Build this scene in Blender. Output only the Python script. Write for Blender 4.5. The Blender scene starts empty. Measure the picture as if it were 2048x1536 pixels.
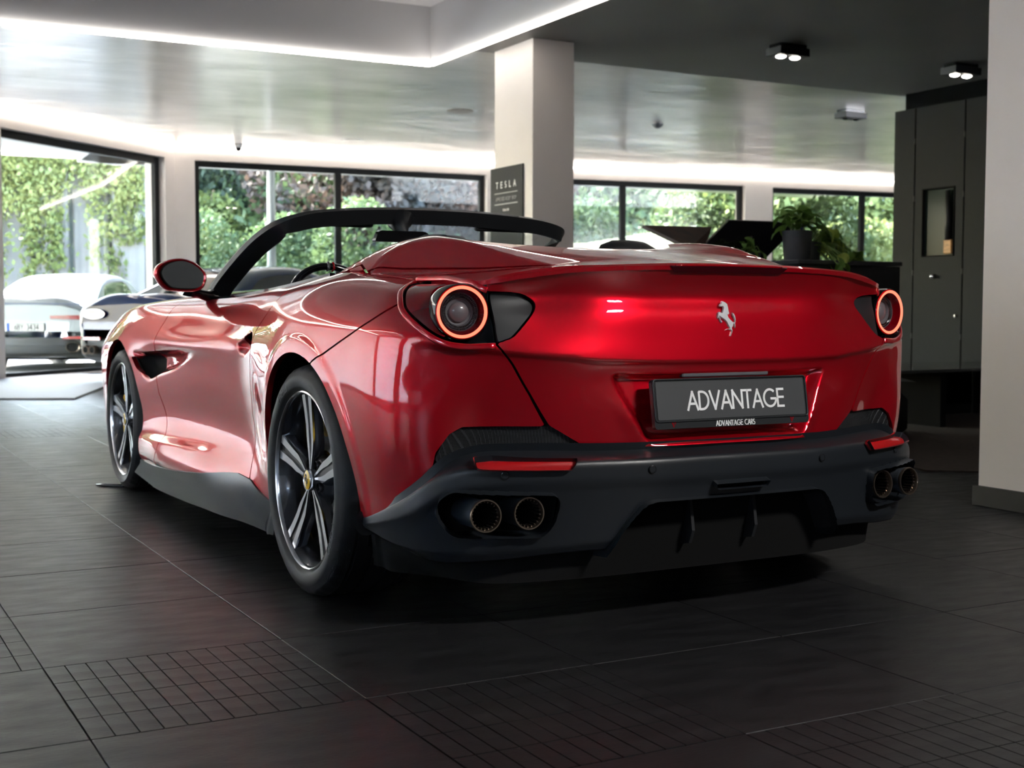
import bpy, bmesh, math, random
import numpy as np
from mathutils import Vector, Matrix, Euler
PI = math.pi; R = math.radians
random.seed(7); np.random.seed(7)
SC = bpy.context.scene; COL = SC.collection

# ---------------------------------------------------------------- camera, world, sun, exposure
# world frame: origin on the floor below the rear axle of the red car, X to its right, Y forward, Z up (metres)
CAM_POS = Vector((-2.2757, -3.7999, .8792)); YAW = .4953; PITCH = -.0579
cd = bpy.data.cameras.new('camera'); cam = bpy.data.objects.new('camera', cd); COL.objects.link(cam)
cam.location = CAM_POS
cam.rotation_euler = Euler((PI/2+PITCH, -.0017, -YAW), 'XYZ')
cd.sensor_fit = 'HORIZONTAL'; cd.sensor_width = 36; cd.lens = 2626.6/2048*36; cd.clip_start = .05; cd.clip_end = 300
cd.dof.use_dof = True; cd.dof.focus_distance = 3.75; cd.dof.aperture_fstop = 5.6
SC.camera = cam
W = bpy.data.worlds.new('sky'); SC.world = W; W.use_nodes = True; nt = W.node_tree; nt.nodes.clear()
sky = nt.nodes.new('ShaderNodeTexSky'); sky.sky_type = 'NISHITA'; sky.sun_disc = False
sky.sun_elevation = R(48); sky.sun_rotation = R(-25); sky.air_density = 1.2; sky.dust_density = 2.5
bg = nt.nodes.new('ShaderNodeBackground'); bg.inputs[1].default_value = 2.2
wo = nt.nodes.new('ShaderNodeOutputWorld'); nt.links.new(sky.outputs[0], bg.inputs[0]); nt.links.new(bg.outputs[0], wo.inputs[0])
sl = bpy.data.lights.new('sun', 'SUN'); sl.energy = 25; sl.angle = R(.6); sl.color = (1, .95, .86)
so = bpy.data.objects.new('sun', sl); COL.objects.link(so)
SUN_DIR = Vector((-.42, .62, .80)).normalized()          # from the scene towards the sun
so.rotation_euler = SUN_DIR.to_track_quat('Z', 'Y').to_euler()
SC.view_settings.view_transform = 'Standard'; SC.view_settings.look = 'None'
SC.view_settings.exposure = 1.65; SC.view_settings.gamma = 1; SC.view_settings.use_curve_mapping = False
cy = SC.cycles
cy.max_bounces = 9; cy.diffuse_bounces = 4; cy.glossy_bounces = 5; cy.transparent_max_bounces = 24; cy.transmission_bounces = 6
cy.caustics_reflective = False; cy.caustics_refractive = False; cy.sample_clamp_indirect = 8; cy.use_denoising = True
# ---------------------------------------------------------------- sports car body net (numpy)
def spline_w(t, ts):
    """weights W (len(ts) x len(t)) of natural cubic spline interpolation"""
    t = np.asarray(t, float); ts = np.asarray(ts, float); n = len(t); h = np.diff(t)
    A = np.eye(n); B = np.zeros((n, n))
    for i in range(1, n-1):
        A[i, i-1] = h[i-1]; A[i, i] = 2*(h[i-1]+h[i]); A[i, i+1] = h[i]
        B[i, i-1] = 6/h[i-1]; B[i, i] = -6/h[i-1]-6/h[i]; B[i, i+1] = 6/h[i]
    M = np.linalg.solve(A, B)
    k = np.clip(np.searchsorted(t, ts, side='right')-1, 0, n-2)
    a = (t[k+1]-ts)/h[k]; b = 1-a; I = np.eye(n)
    return (a[:, None]*I[k]+b[:, None]*I[k+1]
            + ((a**3-a)*h[k]**2/6)[:, None]*M[k]+((b**3-b)*h[k]**2/6)[:, None]*M[k+1])

def smooth(x, a, b):
    t = np.clip((x-a)/(b-a), 0, 1); return t*t*(3-2*t)

Zr = [.12, .25, .38, .50, .60, .70]
def rear(x, ys, zs=(.731, .80, .855, .915, .997)):
    zz = Zr+list(zs)
    return [(x, y, z) for y, z in zip(ys, zz)]
def side(y, xs, zs, top):
    zz = [.12, .25, .38, .50, .60, .69]+list(zs)
    return [(x, y, z) for x, z in zip(xs, zz)]+[top]
NET = [
    rear(.0, (-.80, -.83, -.86, -.874, -.873, -.869, -.868, -.856, -.842, -.828, -.866), (.731, .80, .868, .916, .997)),
    rear(.2, (-.80, -.83, -.858, -.871, -.870, -.866, -.865, -.853, -.839, -.825, -.862), (.732, .80, .868, .916, .995)),
    rear(.4, (-.79, -.81, -.82, -.822, -.830, -.842, -.848, -.837, -.824, -.810, -.836), (.738, .803, .868, .915, .989)),
    rear(.56, (-.76, -.765, -.766, -.760, -.770, -.795, -.808, -.790, -.768, -.748, -.786), (.750, .808, .866, .911, .975)),
    rear(.70, (-.70, -.70, -.695, -.692, -.706, -.737, -.752, -.740, -.727, -.712, -.712), (.768, .815, .862, .905, .951)),
    [(.77, -.60, .12), (.795, -.64, .25), (.805, -.66, .38), (.812, -.670, .50), (.817, -.677, .60), (.82, -.682, .70),
     (.824, -.688, .785), (.815, -.675, .83), (.80, -.655, .875), (.775, -.63, .912), (.722, -.585, .951)],
    [(.84, -.50, .12), (.87, -.54, .25), (.885, -.57, .38), (.900, -.597, .50), (.906, -.602, .60), (.906, -.602, .69),
     (.903, -.60, .79), (.890, -.59, .838), (.868, -.572, .882), (.822, -.54, .922), (.722, -.45, .956)],
    side(-.40, (.86, .895, .918, .939, .948, .950, .946, .931, .896, .837), (.775, .837, .893, .934), (.722, -.28, .964)),
    side(-.20, (.86, .90, .928, .952, .961, .963, .960, .944, .910, .846), (.77, .838, .898, .945), (.722, -.12, .977)),
    side(.0, (.86, .905, .93, .955, .965, .971, .968, .950, .912, .846), (.77, .84, .903, .954), (.722, .04, .988)),
    side(.2, (.86, .905, .93, .95, .96, .966, .962, .943, .905, .838), (.77, .84, .90, .953), (.725, .21, .993)),
    side(.4, (.87, .905, .92, .935, .945, .95, .945, .925, .89, .837), (.77, .835, .892, .940), (.755, .41, .973)),
    side(.6, (.88, .905, .888, .896, .913, .926, .930, .908, .88, .838), (.758, .82, .87, .920), (.775, .62, .953)),
    side(.85, (.89, .92, .872, .878, .896, .913, .919, .897, .87, .835), (.745, .80, .85, .902), (.785, .86, .937)),
    side(1.15, (.89, .93, .872, .876, .895, .912, .923, .897, .868, .835), (.737, .79, .84, .885), (.79, 1.15, .922)),
    side(1.5, (.89, .935, .876, .880, .898, .915, .927, .897, .868, .837), (.735, .79, .84, .883), (.79, 1.49, .915)),
    side(1.9, (.89, .935, .893, .897, .908, .920, .93, .907, .88, .847), (.735, .79, .84, .883), (.78, 1.80, .917)),
    side(2.25, (.89, .92, .908, .920, .928, .935, .933, .917, .893, .853), (.74, .80, .85, .892), (.74, 2.10, .925)),
    side(2.67, (.89, .915, .925, .935, .94, .943, .935, .918, .89, .840), (.745, .80, .845, .885), (.68, 2.5, .905)),
    side(3.05, (.87, .90, .915, .925, .93, .928, .915, .892, .860, .805), (.72, .765, .805, .838), (.60, 2.9, .865)),
    [(.82, 3.36, .12), (.84, 3.36, .25), (.85, 3.36, .38), (.857, 3.36, .48), (.86, 3.36, .57), (.855, 3.36, .63),
     (.84, 3.36, .675), (.82, 3.36, .71), (.785, 3.35, .74), (.72, 3.34, .765), (.50, 3.2, .79)],
    [(.50, 3.55, .12), (.52, 3.58, .25), (.54, 3.6, .36), (.55, 3.61, .45), (.55, 3.61, .52), (.55, 3.6, .57),
     (.54, 3.58, .605), (.52, 3.55, .635), (.49, 3.52, .665), (.45, 3.47, .695), (.30, 3.40, .74)],
    [(.0, 3.60, .12), (.0, 3.63, .25), (.0, 3.65, .36), (.0, 3.66, .44), (.0, 3.66, .50), (.0, 3.65, .55),
     (.0, 3.64, .585), (.0, 3.62, .615), (.0, 3.58, .645), (.0, 3.54, .68), (.0, 3.46, .725)],
]
NET = np.array(NET, float)
def build_S(du=.0068, dv=.0068):
    N = NET; m = np.array([-1, 1, 1.])
    ext = np.concatenate([(N[2:0:-1])*m, N, N[-2:-4:-1]*m])
    d = np.linalg.norm(np.diff(ext[:, 5, :], axis=0), axis=1)
    tu = np.concatenate([[0], np.cumsum(d)]); t0 = tu[2]; t1 = tu[-3]
    nu = int((t1-t0)/du); us = np.linspace(t0, t1, nu+1)
    tv = np.array([0, .13, .26, .38, .48, .575, .64, .705, .775, .85, .945]); nv = int(.945/dv); vs = np.linspace(0, .945, nv+1)
    G = np.einsum('ai,bj,ijk->abk', spline_w(tu, us), spline_w(tv, vs), ext)
    G[0, :, 0] = 0; G[-1, :, 0] = 0
    W5 = spline_w(tv, np.array([.575]))
    ref = np.einsum('ai,bj,ijk->abk', spline_w(tu, us), W5, ext)[:, 0, :2]
    s = np.concatenate([[0], np.cumsum(np.linalg.norm(np.diff(ref, axis=0), axis=1))])
    return G, s, ref
S, SS, REF = build_S()
def s_of(x, y):
    d = (REF[:, 0]-abs(x))**2+(REF[:, 1]-y)**2; i = int(d.argmin())
    return float(SS[i])
def s_y(y):
    i = np.arange(len(SS)); k = (REF[:, 1] > -.58) & (REF[:, 1] < 3.3) & (REF[:, 0] > .6)
    return float(np.interp(y, REF[k, 1], SS[k]))
def sy(pts): return [(s_y(p[0]), p[1]) for p in pts]
def sdf_poly(P, x, y):
    """signed distance, positive inside"""
    P = np.asarray(P, float); n = len(P); d = np.full(x.shape, 1e9); ins = np.zeros(x.shape, bool)
    for i in range(n):
        a = P[i]; b = P[(i+1) % n]; e = b-a; L = max(e@e, 1e-12)
        t = np.clip(((x-a[0])*e[0]+(y-a[1])*e[1])/L, 0, 1)
        d = np.minimum(d, (x-a[0]-t*e[0])**2+(y-a[1]-t*e[1])**2)
        c = ((a[1] > y) != (b[1] > y))
        if abs(e[1]) > 1e-12: ins ^= c & (x < e[0]*(y-a[1])/e[1]+a[0])
    d = np.sqrt(d); return np.where(ins, d, -d)
def round_poly(P, r, n=5):
    """round the corners of a polygon"""
    out = []; P = [np.array(p, float) for p in P]; k = len(P)
    for i in range(k):
        a, b, c = P[i-1], P[i], P[(i+1) % k]; u = a-b; v = c-b; lu = np.linalg.norm(u); lv = np.linalg.norm(v)
        q = min(r, lu*.45, lv*.45); p0 = b+u/lu*q; p1 = b+v/lv*q
        for j in range(n+1):
            t = j/n; out.append(tuple((1-t)**2*p0+2*t*(1-t)*b+t*t*p1))
    return out
SX = np.repeat(SS[:, None], S.shape[1], 1)
def normals(G):
    du = np.gradient(G, axis=0); dv = np.gradient(G, axis=1); n = np.cross(du, dv)
    if np.abs(G[0, :, 0]).max() < 1e-6: n[0, :, 0] = 0
    l = np.linalg.norm(n, axis=2, keepdims=True); return n/np.maximum(l, 1e-9)
# ---------------------------------------------------------------- helpers
def clip_grid(G, F, N=None):
    """keep the part of grid G (nu,nv,3) where F >= 0; returns verts, normals, faces"""
    nu, nv = F.shape; ins = F >= 0
    a = ins[:-1, :-1].astype(int)+ins[1:, :-1]+ins[1:, 1:]+ins[:-1, 1:]
    idx = np.arange(nu*nv).reshape(nu, nv)
    full = np.argwhere(a == 4); part = np.argwhere((a > 0) & (a < 4))
    used = {}; V = []; NN = []
    Gf = G.reshape(-1, 3); Nf = N.reshape(-1, 3); Ff = F.ravel()
    def vid(k):
        if k not in used: used[k] = len(V); V.append(Gf[k]); NN.append(Nf[k])
        return used[k]
    cut = {}
    def cutv(p, q):
        key = (min(p, q), max(p, q))
        if key not in cut:
            t = Ff[p]/(Ff[p]-Ff[q]); t = min(max(t, .0), 1.)
            cut[key] = len(V); V.append(Gf[p]*(1-t)+Gf[q]*t); NN.append(Nf[p]*(1-t)+Nf[q]*t)
        return cut[key]
    faces = []
    for i, j in full:
        faces.append((vid(idx[i, j]), vid(idx[i+1, j]), vid(idx[i+1, j+1]), vid(idx[i, j+1])))
    for i, j in part:
        q = [idx[i, j], idx[i+1, j], idx[i+1, j+1], idx[i, j+1]]; poly = []
        for k in range(4):
            p, r = q[k], q[(k+1) % 4]; ip, ir = Ff[p] >= 0, Ff[r] >= 0
            if ip: poly.append(vid(p))
            if ip != ir: poly.append(cutv(p, r))
        pp = []
        for v in poly:
            if not pp or pp[-1] != v: pp.append(v)
        if len(pp) > 2: faces.append(tuple(pp))
    return np.array(V).reshape(-1, 3), np.array(NN).reshape(-1, 3), faces

class MB:
    """mesh builder"""
    def __init__(s): s.v = []; s.f = []; s.n = []; s.mi = []; s.cn = False
    def add(s, V, F, N=None, flip=False, mi=0):
        o = len(s.v); s.v.extend([tuple(map(float, p)) for p in V])
        if N is None: s.n.extend([(0, 0, 0)]*len(V))
        else: s.n.extend([tuple(map(float, p)) for p in N]); s.cn = True
        for f in F:
            f = tuple(int(i)+o for i in f); s.f.append(f[::-1] if flip else f); s.mi.append(mi)
        return s
    def panel(s, V, N, F, t=.012, mirror=False, mi=0, ret=True, nsign=1):
        V = V.copy(); N = N.copy()
        if mirror: V[:, 0] *= -1; N[:, 0] *= -1
        s.add(V, F, N, flip=mirror, mi=mi)
        if not ret: return s
        cnt = {}
        for f in F:
            for k in range(len(f)):
                a, b = f[k], f[(k+1) % len(f)]
                if (b, a) in cnt: cnt.pop((b, a))
                else: cnt[(a, b)] = 1
        ids = {}; RV = []; RF = []
        def g(i):
            if i not in ids: ids[i] = len(RV); RV.append(V[i]); RV.append(V[i]-N[i]/max(np.linalg.norm(N[i]), 1e-9)*t)
            return ids[i]
        for (a, b) in cnt:
            if abs(V[a][0]) < 1e-5 and abs(V[b][0]) < 1e-5: continue
            i, j = g(a), g(b); RF.append((j, i, i+1, j+1))
        s.add(RV, RF, None, flip=mirror, mi=mi)
        return s
    def box(s, c, d, rz=0, bev=0, M=None, mi=0):
        x, y, z = [k/2 for k in d]; b = min(bev, x*.99, y*.99, z*.99)
        if b <= 0:
            P = [(-x, -y, -z), (x, -y, -z), (x, y, -z), (-x, y, -z), (-x, -y, z), (x, -y, z), (x, y, z), (-x, y, z)]
            F = [(3, 2, 1, 0), (4, 5, 6, 7), (0, 1, 5, 4), (1, 2, 6, 5), (2, 3, 7, 6), (3, 0, 4, 7)]
        else:
            def ring(xx, yy, zz, k):
                return [(-xx+k, -yy, zz), (xx-k, -yy, zz), (xx, -yy+k, zz), (xx, yy-k, zz), (xx-k, yy, zz), (-xx+k, yy, zz), (-xx, yy-k, zz), (-xx, -yy+k, zz)]
            P = ring(x-b, y-b, -z, b*.5)+ring(x, y, -z+b, b)+ring(x, y, z-b, b)+ring(x-b, y-b, z, b*.5)
            F = [tuple(range(7, -1, -1)), tuple(range(24, 32))]
            for r in range(3):
                for k in range(8): F.append((r*8+k, r*8+(k+1) % 8, r*8+8+(k+1) % 8, r*8+8+k))
        Mx = Matrix.Translation(c) @ Matrix.Rotation(rz, 4, 'Z')
        if M is not None: Mx = M @ Mx
        return s.add([Mx @ Vector(p) for p in P], F, mi=mi)
    def lathe(s, prof, n=48, M=None, closed=False, mi=0, a0=0, a1=2*PI):
        """profile of (r, z) about local Z"""
        V = []; F = []; k = len(prof); full = abs(a1-a0-2*PI) < 1e-6; m = n if full else n+1
        for i in range(m):
            a = a0+(a1-a0)*i/n; c_, s_ = math.cos(a), math.sin(a)
            for r, z in prof: V.append((r*c_, r*s_, z))
        kk = k if closed else k-1
        for i in range(n):
            for j in range(kk):
                p = i*k+j; q = i*k+(j+1) % k; p2 = ((i+1) % m)*k+j; q2 = ((i+1) % m)*k+(j+1) % k
                F.append((p, p2, q2, q))
        if M is not None: V = [M @ Vector(p) for p in V]
        return s.add(V, F, mi=mi)
    def tube(s, pts, r, n=10, closed=False, prof=None, caps=True, mi=0, up=None):
        """sweep a circle (or 2D profile, or radius list) along a polyline"""
        P = [Vector(p) for p in pts]; k = len(P); V = []; F = []
        rr = r if isinstance(r, (list, tuple)) else [r]*k
        base = prof or [(math.cos(2*PI*i/n), math.sin(2*PI*i/n)) for i in range(n)]
        n = len(base); ref = Vector(up) if up else None; pn = None
        for i in range(k):
            if closed: t = P[(i+1) % k]-P[i-1]
            else: t = P[min(i+1, k-1)]-P[max(i-1, 0)]
            t.normalize()
            if ref is not None: u = ref-t*ref.dot(t)
            elif pn is None:
                u = Vector((0, 0, 1)) if abs(t.z) < .9 else Vector((1, 0, 0)); u = u-t*u.dot(t)
            else: u = pn-t*pn.dot(t)
            u.normalize(); pn = u; w = t.cross(u)
            for a, b in base: V.append(P[i]+w*a*rr[i]+u*b*rr[i])
        m = k if closed else k-1
        for i in range(m):
            for j in range(n):
                a = i*n+j; b = i*n+(j+1) % n; c_ = ((i+1) % k)*n+(j+1) % n; d = ((i+1) % k)*n+j
                F.append((a, b, c_, d))
        if caps and not closed: F.append(tuple(range(n-1, -1, -1))); F.append(tuple(range((k-1)*n, k*n)))
        return s.add(V, F, mi=mi)
    def prism(s, poly, h, M=None, mi=0, bev=0):
        """extrude a ccw 2D polygon from z=0 to z=h"""
        n = len(poly); P = [(x, y, 0) for x, y in poly]+[(x, y, h) for x, y in poly]
        F = [tuple(range(n-1, -1, -1)), tuple(range(n, 2*n))]+[(i, (i+1) % n, n+(i+1) % n, n+i) for i in range(n)]
        if M is not None: P = [M @ Vector(p) for p in P]
        return s.add(P, F, mi=mi)
    def sphere(s, c, r, nu=16, nv=10, M=None, sc=(1, 1, 1), mi=0):
        V = []; F = []
        for j in range(nv+1):
            t = PI*j/nv
            for i in range(nu):
                a = 2*PI*i/nu; V.append(Vector((r*sc[0]*math.sin(t)*math.cos(a)+c[0], r*sc[1]*math.sin(t)*math.sin(a)+c[1], -r*sc[2]*math.cos(t)+c[2])))
        for j in range(nv):
            for i in range(nu): F.append((j*nu+i, j*nu+(i+1) % nu, (j+1)*nu+(i+1) % nu, (j+1)*nu+i))
        if M is not None: V = [M @ p for p in V]
        return s.add(V, F, mi=mi)
    def grid(s, G, flip=False, mi=0):
        nu, nv = G.shape[:2]; F = [(i*nv+j, (i+1)*nv+j, (i+1)*nv+j+1, i*nv+j+1) for i in range(nu-1) for j in range(nv-1)]
        return s.add(G.reshape(-1, 3), F, flip=flip, mi=mi)
    def build(s, name, mat, parent=None, sm=None, loc=None, weld=False):
        me = bpy.data.meshes.new(name); me.from_pydata(s.v, [], s.f)
        mats = mat if isinstance(mat, (list, tuple)) else [mat]
        for m in mats: me.materials.append(m)
        if len(mats) > 1: me.polygons.foreach_set('material_index', s.mi)
        if s.cn:
            me.polygons.foreach_set('use_smooth', [True]*len(s.f))
            me.normals_split_custom_set_from_vertices(s.n)
        elif sm is not None:
            if sm >= 180: me.polygons.foreach_set('use_smooth', [True]*len(s.f))
            else:
                bm = bmesh.new(); bm.from_mesh(me)
                if weld: bmesh.ops.remove_doubles(bm, verts=bm.verts, dist=1e-5)
                lim = R(sm)
                for f in bm.faces: f.smooth = True
                for e in bm.edges:
                    if len(e.link_faces) != 2 or e.calc_face_angle(0) > lim: e.smooth = False
                bm.to_mesh(me); bm.free()
        me.validate()
        o = bpy.data.objects.new(name, me); COL.objects.link(o)
        if parent is not None: o.parent = parent
        if loc is not None: o.location = loc
        return o
def thing(name, label, cat, loc=(0, 0, 0), rz=0, group=None):
    o = bpy.data.objects.new(name, None); o.empty_display_size = .1; COL.objects.link(o)
    o.location = loc; o.rotation_euler = (0, 0, rz); o['label'] = label; o['category'] = cat
    if group: o['group'] = group
    return o
def tag(o, label, cat, group=None, kind=None):
    o['label'] = label; o['category'] = cat
    if group: o['group'] = group
    if kind: o['kind'] = kind
    return o
def structure(o): o['kind'] = 'structure'; return o
def stuff(o): o['kind'] = 'stuff'; return o
def copy_tree(o, parent=None):
    c = o.copy(); COL.objects.link(c)
    if parent is not None: c.parent = parent
    for ch in [k for k in bpy.data.objects if k.parent == o]: copy_tree(ch, c)
    return c
def TM(loc=(0, 0, 0), rot=(0, 0, 0), sc=(1, 1, 1)): return Matrix.LocRotScale(Vector(loc), Euler(rot), Vector(sc))
def catmull(pts, n=8, closed=False):
    P = [np.array(p, float) for p in pts]; k = len(P); out = []
    rng = range(k) if closed else range(k-1)
    for i in rng:
        p0 = P[(i-1) % k] if closed or i > 0 else 2*P[0]-P[1]; p1 = P[i]; p2 = P[(i+1) % k]
        p3 = P[(i+2) % k] if closed or i+2 < k else 2*P[-1]-P[-2]
        for j in range(n):
            t = j/n; out.append(tuple(.5*((2*p1)+(-p0+p2)*t+(2*p0-5*p1+4*p2-p3)*t*t+(-p0+3*p1-3*p2+p3)*t**3)))
    if not closed: out.append(tuple(P[-1]))
    return out

# ---------------------------------------------------------------- lettering: single-stroke capitals with real thickness
def arc(cx, cy, rx, ry, a, b, n=12): return [(cx+rx*math.cos(R(a+(b-a)*i/n)), cy+ry*math.sin(R(a+(b-a)*i/n))) for i in range(n+1)]
GL = {
    'A': (.72, [[(0, 0), (.36, 1), (.72, 0)], [(.13, .33), (.59, .33)]]),
    'B': (.5, [[(0, 0), (0, 1), (.22, 1)]+arc(.22, .77, .22, .23, 90, -90)+[(0, .54)], [(.22, .54)]+arc(.24, .27, .26, .27, 90, -90)+[(0, 0)]]),
    'C': (.74, [arc(.5, .5, .5, .5, 55, 305, 20)]),
    'D': (.66, [[(0, 0), (0, 1), (.2, 1)]+arc(.2, .5, .46, .5, 90, -90, 16)+[(0, 0)]]),
    'E': (.44, [[(.44, 1), (0, 1), (0, 0), (.44, 0)], [(0, .53), (.42, .53)]]),
    'G': (.92, [arc(.47, .5, .47, .5, 48, 355, 24)+[(.52, .46)]]),
    'H': (.6, [[(0, 0), (0, 1)], [(.6, 0), (.6, 1)], [(0, .52), (.6, .52)]]),
    'I': (.04, [[(.02, 0), (.02, 1)]]), 'L': (.42, [[(0, 1), (0, 0), (.42, 0)]]),
    'N': (.7, [[(0, 0), (0, 1), (.7, 0), (.7, 1)]]), 'O': (1., [arc(.5, .5, .5, .5, 0, 360, 28)]),
    'P': (.46, [[(0, 0), (0, 1), (.2, 1)]+arc(.2, .76, .25, .24, 90, -90)+[(0, .52)]]),
    'R': (.5, [[(0, 0), (0, 1), (.2, 1)]+arc(.2, .76, .25, .24, 90, -90)+[(0, .52)], [(.2, .52), (.5, 0)]]),
    'S': (.46, [arc(.23, .75, .2, .25, 50, 270, 12)[:-1]+arc(.21, .25, .23, .26, 90, -140, 12)]),
    'T': (.56, [[(0, 1), (.56, 1)], [(.28, 1), (.28, 0)]]),
    'V': (.7, [[(0, 1), (.35, 0), (.7, 1)]]), 'Y': (.6, [[(0, 1), (.3, .5), (.6, 1)], [(.3, .5), (.3, 0)]]),
    'Z': (.55, [[(0, 1), (.55, 1), (0, 0), (.55, 0)]]), 'M': (.8, [[(0, 0), (.1, 1), (.4, .2), (.7, 1), (.8, 0)]]), 'W': (1., [[(0, 1), (.27, 0), (.5, .9), (.73, 0), (1, 1)]]),
    ' ': (.3, []), '.': (.05, [[(.02, 0), (.02, .08)]]),
    '1': (.3, [[(.05, .8), (.3, 1), (.3, 0)]]), '0': (.55, [arc(.27, .5, .27, .5, 0, 360, 20)]),
    '3': (.5, [arc(.24, .76, .22, .24, 140, -90, 12)+arc(.24, .26, .25, .26, 90, -140, 12)]),
    '4': (.55, [[(.42, 0), (.42, 1), (0, .3), (.55, .3)]]), '5': (.5, [[(.45, 1), (.08, 1), (.04, .56)]+arc(.22, .31, .26, .31, 100, -140, 12)]),
    '6': (.5, [[(.38, 1), (.06, .45)]+arc(.25, .28, .24, .28, 160, 520, 20)]), '2': (.5, [arc(.24, .75, .22, .25, 160, -20, 10)+[(0, 0), (.5, 0)]]),
    '8': (.5, [arc(.25, .77, .2, .23, 0, 360, 16), arc(.25, .27, .25, .27, 0, 360, 16)]),
}
def text_mb(mb, txt, h, M, th=.12, dep=.001, gap=.16, center=True, mi=0, wx=1.):
    w = sum(GL[c][0]*wx+gap for c in txt)-gap; x = -w/2 if center else 0
    for c in txt:
        gw, strokes = GL[c]
        for st in strokes:
            for a, b in zip(st[:-1], st[1:]):
                a = Vector(((a[0]*wx+x)*h, a[1]*h)); b = Vector(((b[0]*wx+x)*h, b[1]*h)); d = b-a
                if d.length < 1e-6: continue
                d.normalize(); ext = d*th*h*(.5 if len(st) < 6 else .12); nrm = Vector((-d.y, d.x))*th*h/2
                q = [a-ext-nrm, b+ext-nrm, b+ext+nrm, a-ext+nrm]
                mb.prism([(p.x, p.y) for p in q], dep, M, mi=mi)
        x += gw*wx+gap
    return mb
# ---------------------------------------------------------------- materials
def mat(name, col, rough=.5, metal=0., coat=0., coat_rough=.03, noise=0, nscale=20, bump=0, bscale=80, spec=.5, emit=None, estr=0, alpha=1, trans=0, ior=1.45, col2=None, stretch=(1, 1, 1), rvar=0, bdist=.002):
    m = bpy.data.materials.new(name); m.use_nodes = True; nt = m.node_tree; b = nt.nodes['Principled BSDF']
    b.inputs['Base Color'].default_value = (*col, 1); b.inputs['Roughness'].default_value = rough; b.inputs['Metallic'].default_value = metal
    b.inputs['Coat Weight'].default_value = coat; b.inputs['Coat Roughness'].default_value = coat_rough
    b.inputs['Specular IOR Level'].default_value = spec; b.inputs['IOR'].default_value = ior; b.inputs['Transmission Weight'].default_value = trans
    b.inputs['Alpha'].default_value = alpha
    if emit: b.inputs['Emission Color'].default_value = (*emit, 1); b.inputs['Emission Strength'].default_value = estr
    if noise or bump or col2 or rvar:
        tc = nt.nodes.new('ShaderNodeTexCoord'); mp = nt.nodes.new('ShaderNodeMapping'); mp.inputs['Scale'].default_value = stretch
        nt.links.new(tc.outputs['Object'], mp.inputs[0])
    if noise or col2 or rvar:
        n = nt.nodes.new('ShaderNodeTexNoise'); n.inputs['Scale'].default_value = nscale; n.inputs['Detail'].default_value = 5
        nt.links.new(mp.outputs[0], n.inputs['Vector'])
    if noise or col2:
        mx = nt.nodes.new('ShaderNodeMix'); mx.data_type = 'RGBA'
        c2 = col2 or tuple(min(1, c*(1+noise)) for c in col); c1 = col if col2 else tuple(c*(1-noise) for c in col)
        mx.inputs[6].default_value = (*c1, 1); mx.inputs[7].default_value = (*c2, 1)
        cr = nt.nodes.new('ShaderNodeMapRange'); cr.inputs[1].default_value = .3; cr.inputs[2].default_value = .7
        nt.links.new(n.outputs[0], cr.inputs[0]); nt.links.new(cr.outputs[0], mx.inputs[0]); nt.links.new(mx.outputs[2], b.inputs['Base Color'])
    if rvar:
        rr = nt.nodes.new('ShaderNodeMapRange'); rr.inputs[1].default_value = .3; rr.inputs[2].default_value = .7
        rr.inputs[3].default_value = rough-rvar; rr.inputs[4].default_value = rough+rvar
        nt.links.new(n.outputs[0], rr.inputs[0]); nt.links.new(rr.outputs[0], b.inputs['Roughness'])
    if bump:
        n2 = nt.nodes.new('ShaderNodeTexNoise'); n2.inputs['Scale'].default_value = bscale; n2.inputs['Detail'].default_value = 6
        nt.links.new(mp.outputs[0], n2.inputs['Vector'])
        bp = nt.nodes.new('ShaderNodeBump'); bp.inputs['Strength'].default_value = bump; bp.inputs['Distance'].default_value = bdist
        nt.links.new(n2.outputs[0], bp.inputs['Height']); nt.links.new(bp.outputs[0], b.inputs['Normal'])
    return m
def glass_mat(name, tint=(1, 1, 1), rough=0., refl=1.):
    """thin pane: clear transmission plus mirror reflection by Fresnel"""
    m = bpy.data.materials.new(name); m.use_nodes = True; nt = m.node_tree; nt.nodes.clear()
    o = nt.nodes.new('ShaderNodeOutputMaterial'); t = nt.nodes.new('ShaderNodeBsdfTransparent'); g = nt.nodes.new('ShaderNodeBsdfGlossy')
    t.inputs[0].default_value = (*tint, 1); g.inputs['Roughness'].default_value = rough
    lw = nt.nodes.new('ShaderNodeLayerWeight'); lw.inputs[0].default_value = .5
    f = nt.nodes.new('ShaderNodeMath'); f.operation = 'POWER'; f.inputs[1].default_value = 4.5; nt.links.new(lw.outputs[1], f.inputs[0])
    mu = nt.nodes.new('ShaderNodeMath'); mu.operation = 'MULTIPLY_ADD'; mu.inputs[1].default_value = .9*refl; mu.inputs[2].default_value = .045*refl
    x = nt.nodes.new('ShaderNodeMixShader'); nt.links.new(f.outputs[0], mu.inputs[0]); nt.links.new(mu.outputs[0], x.inputs[0]); nt.links.new(t.outputs[0], x.inputs[1]); nt.links.new(g.outputs[0], x.inputs[2])
    nt.links.new(x.outputs[0], o.inputs[0]); return m
def emit_mat(name, col, s):
    m = bpy.data.materials.new(name); m.use_nodes = True; nt = m.node_tree; nt.nodes.clear()
    o = nt.nodes.new('ShaderNodeOutputMaterial'); e = nt.nodes.new('ShaderNodeEmission'); e.inputs[0].default_value = (*col, 1); e.inputs[1].default_value = s
    nt.links.new(e.outputs[0], o.inputs[0]); return m
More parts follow.
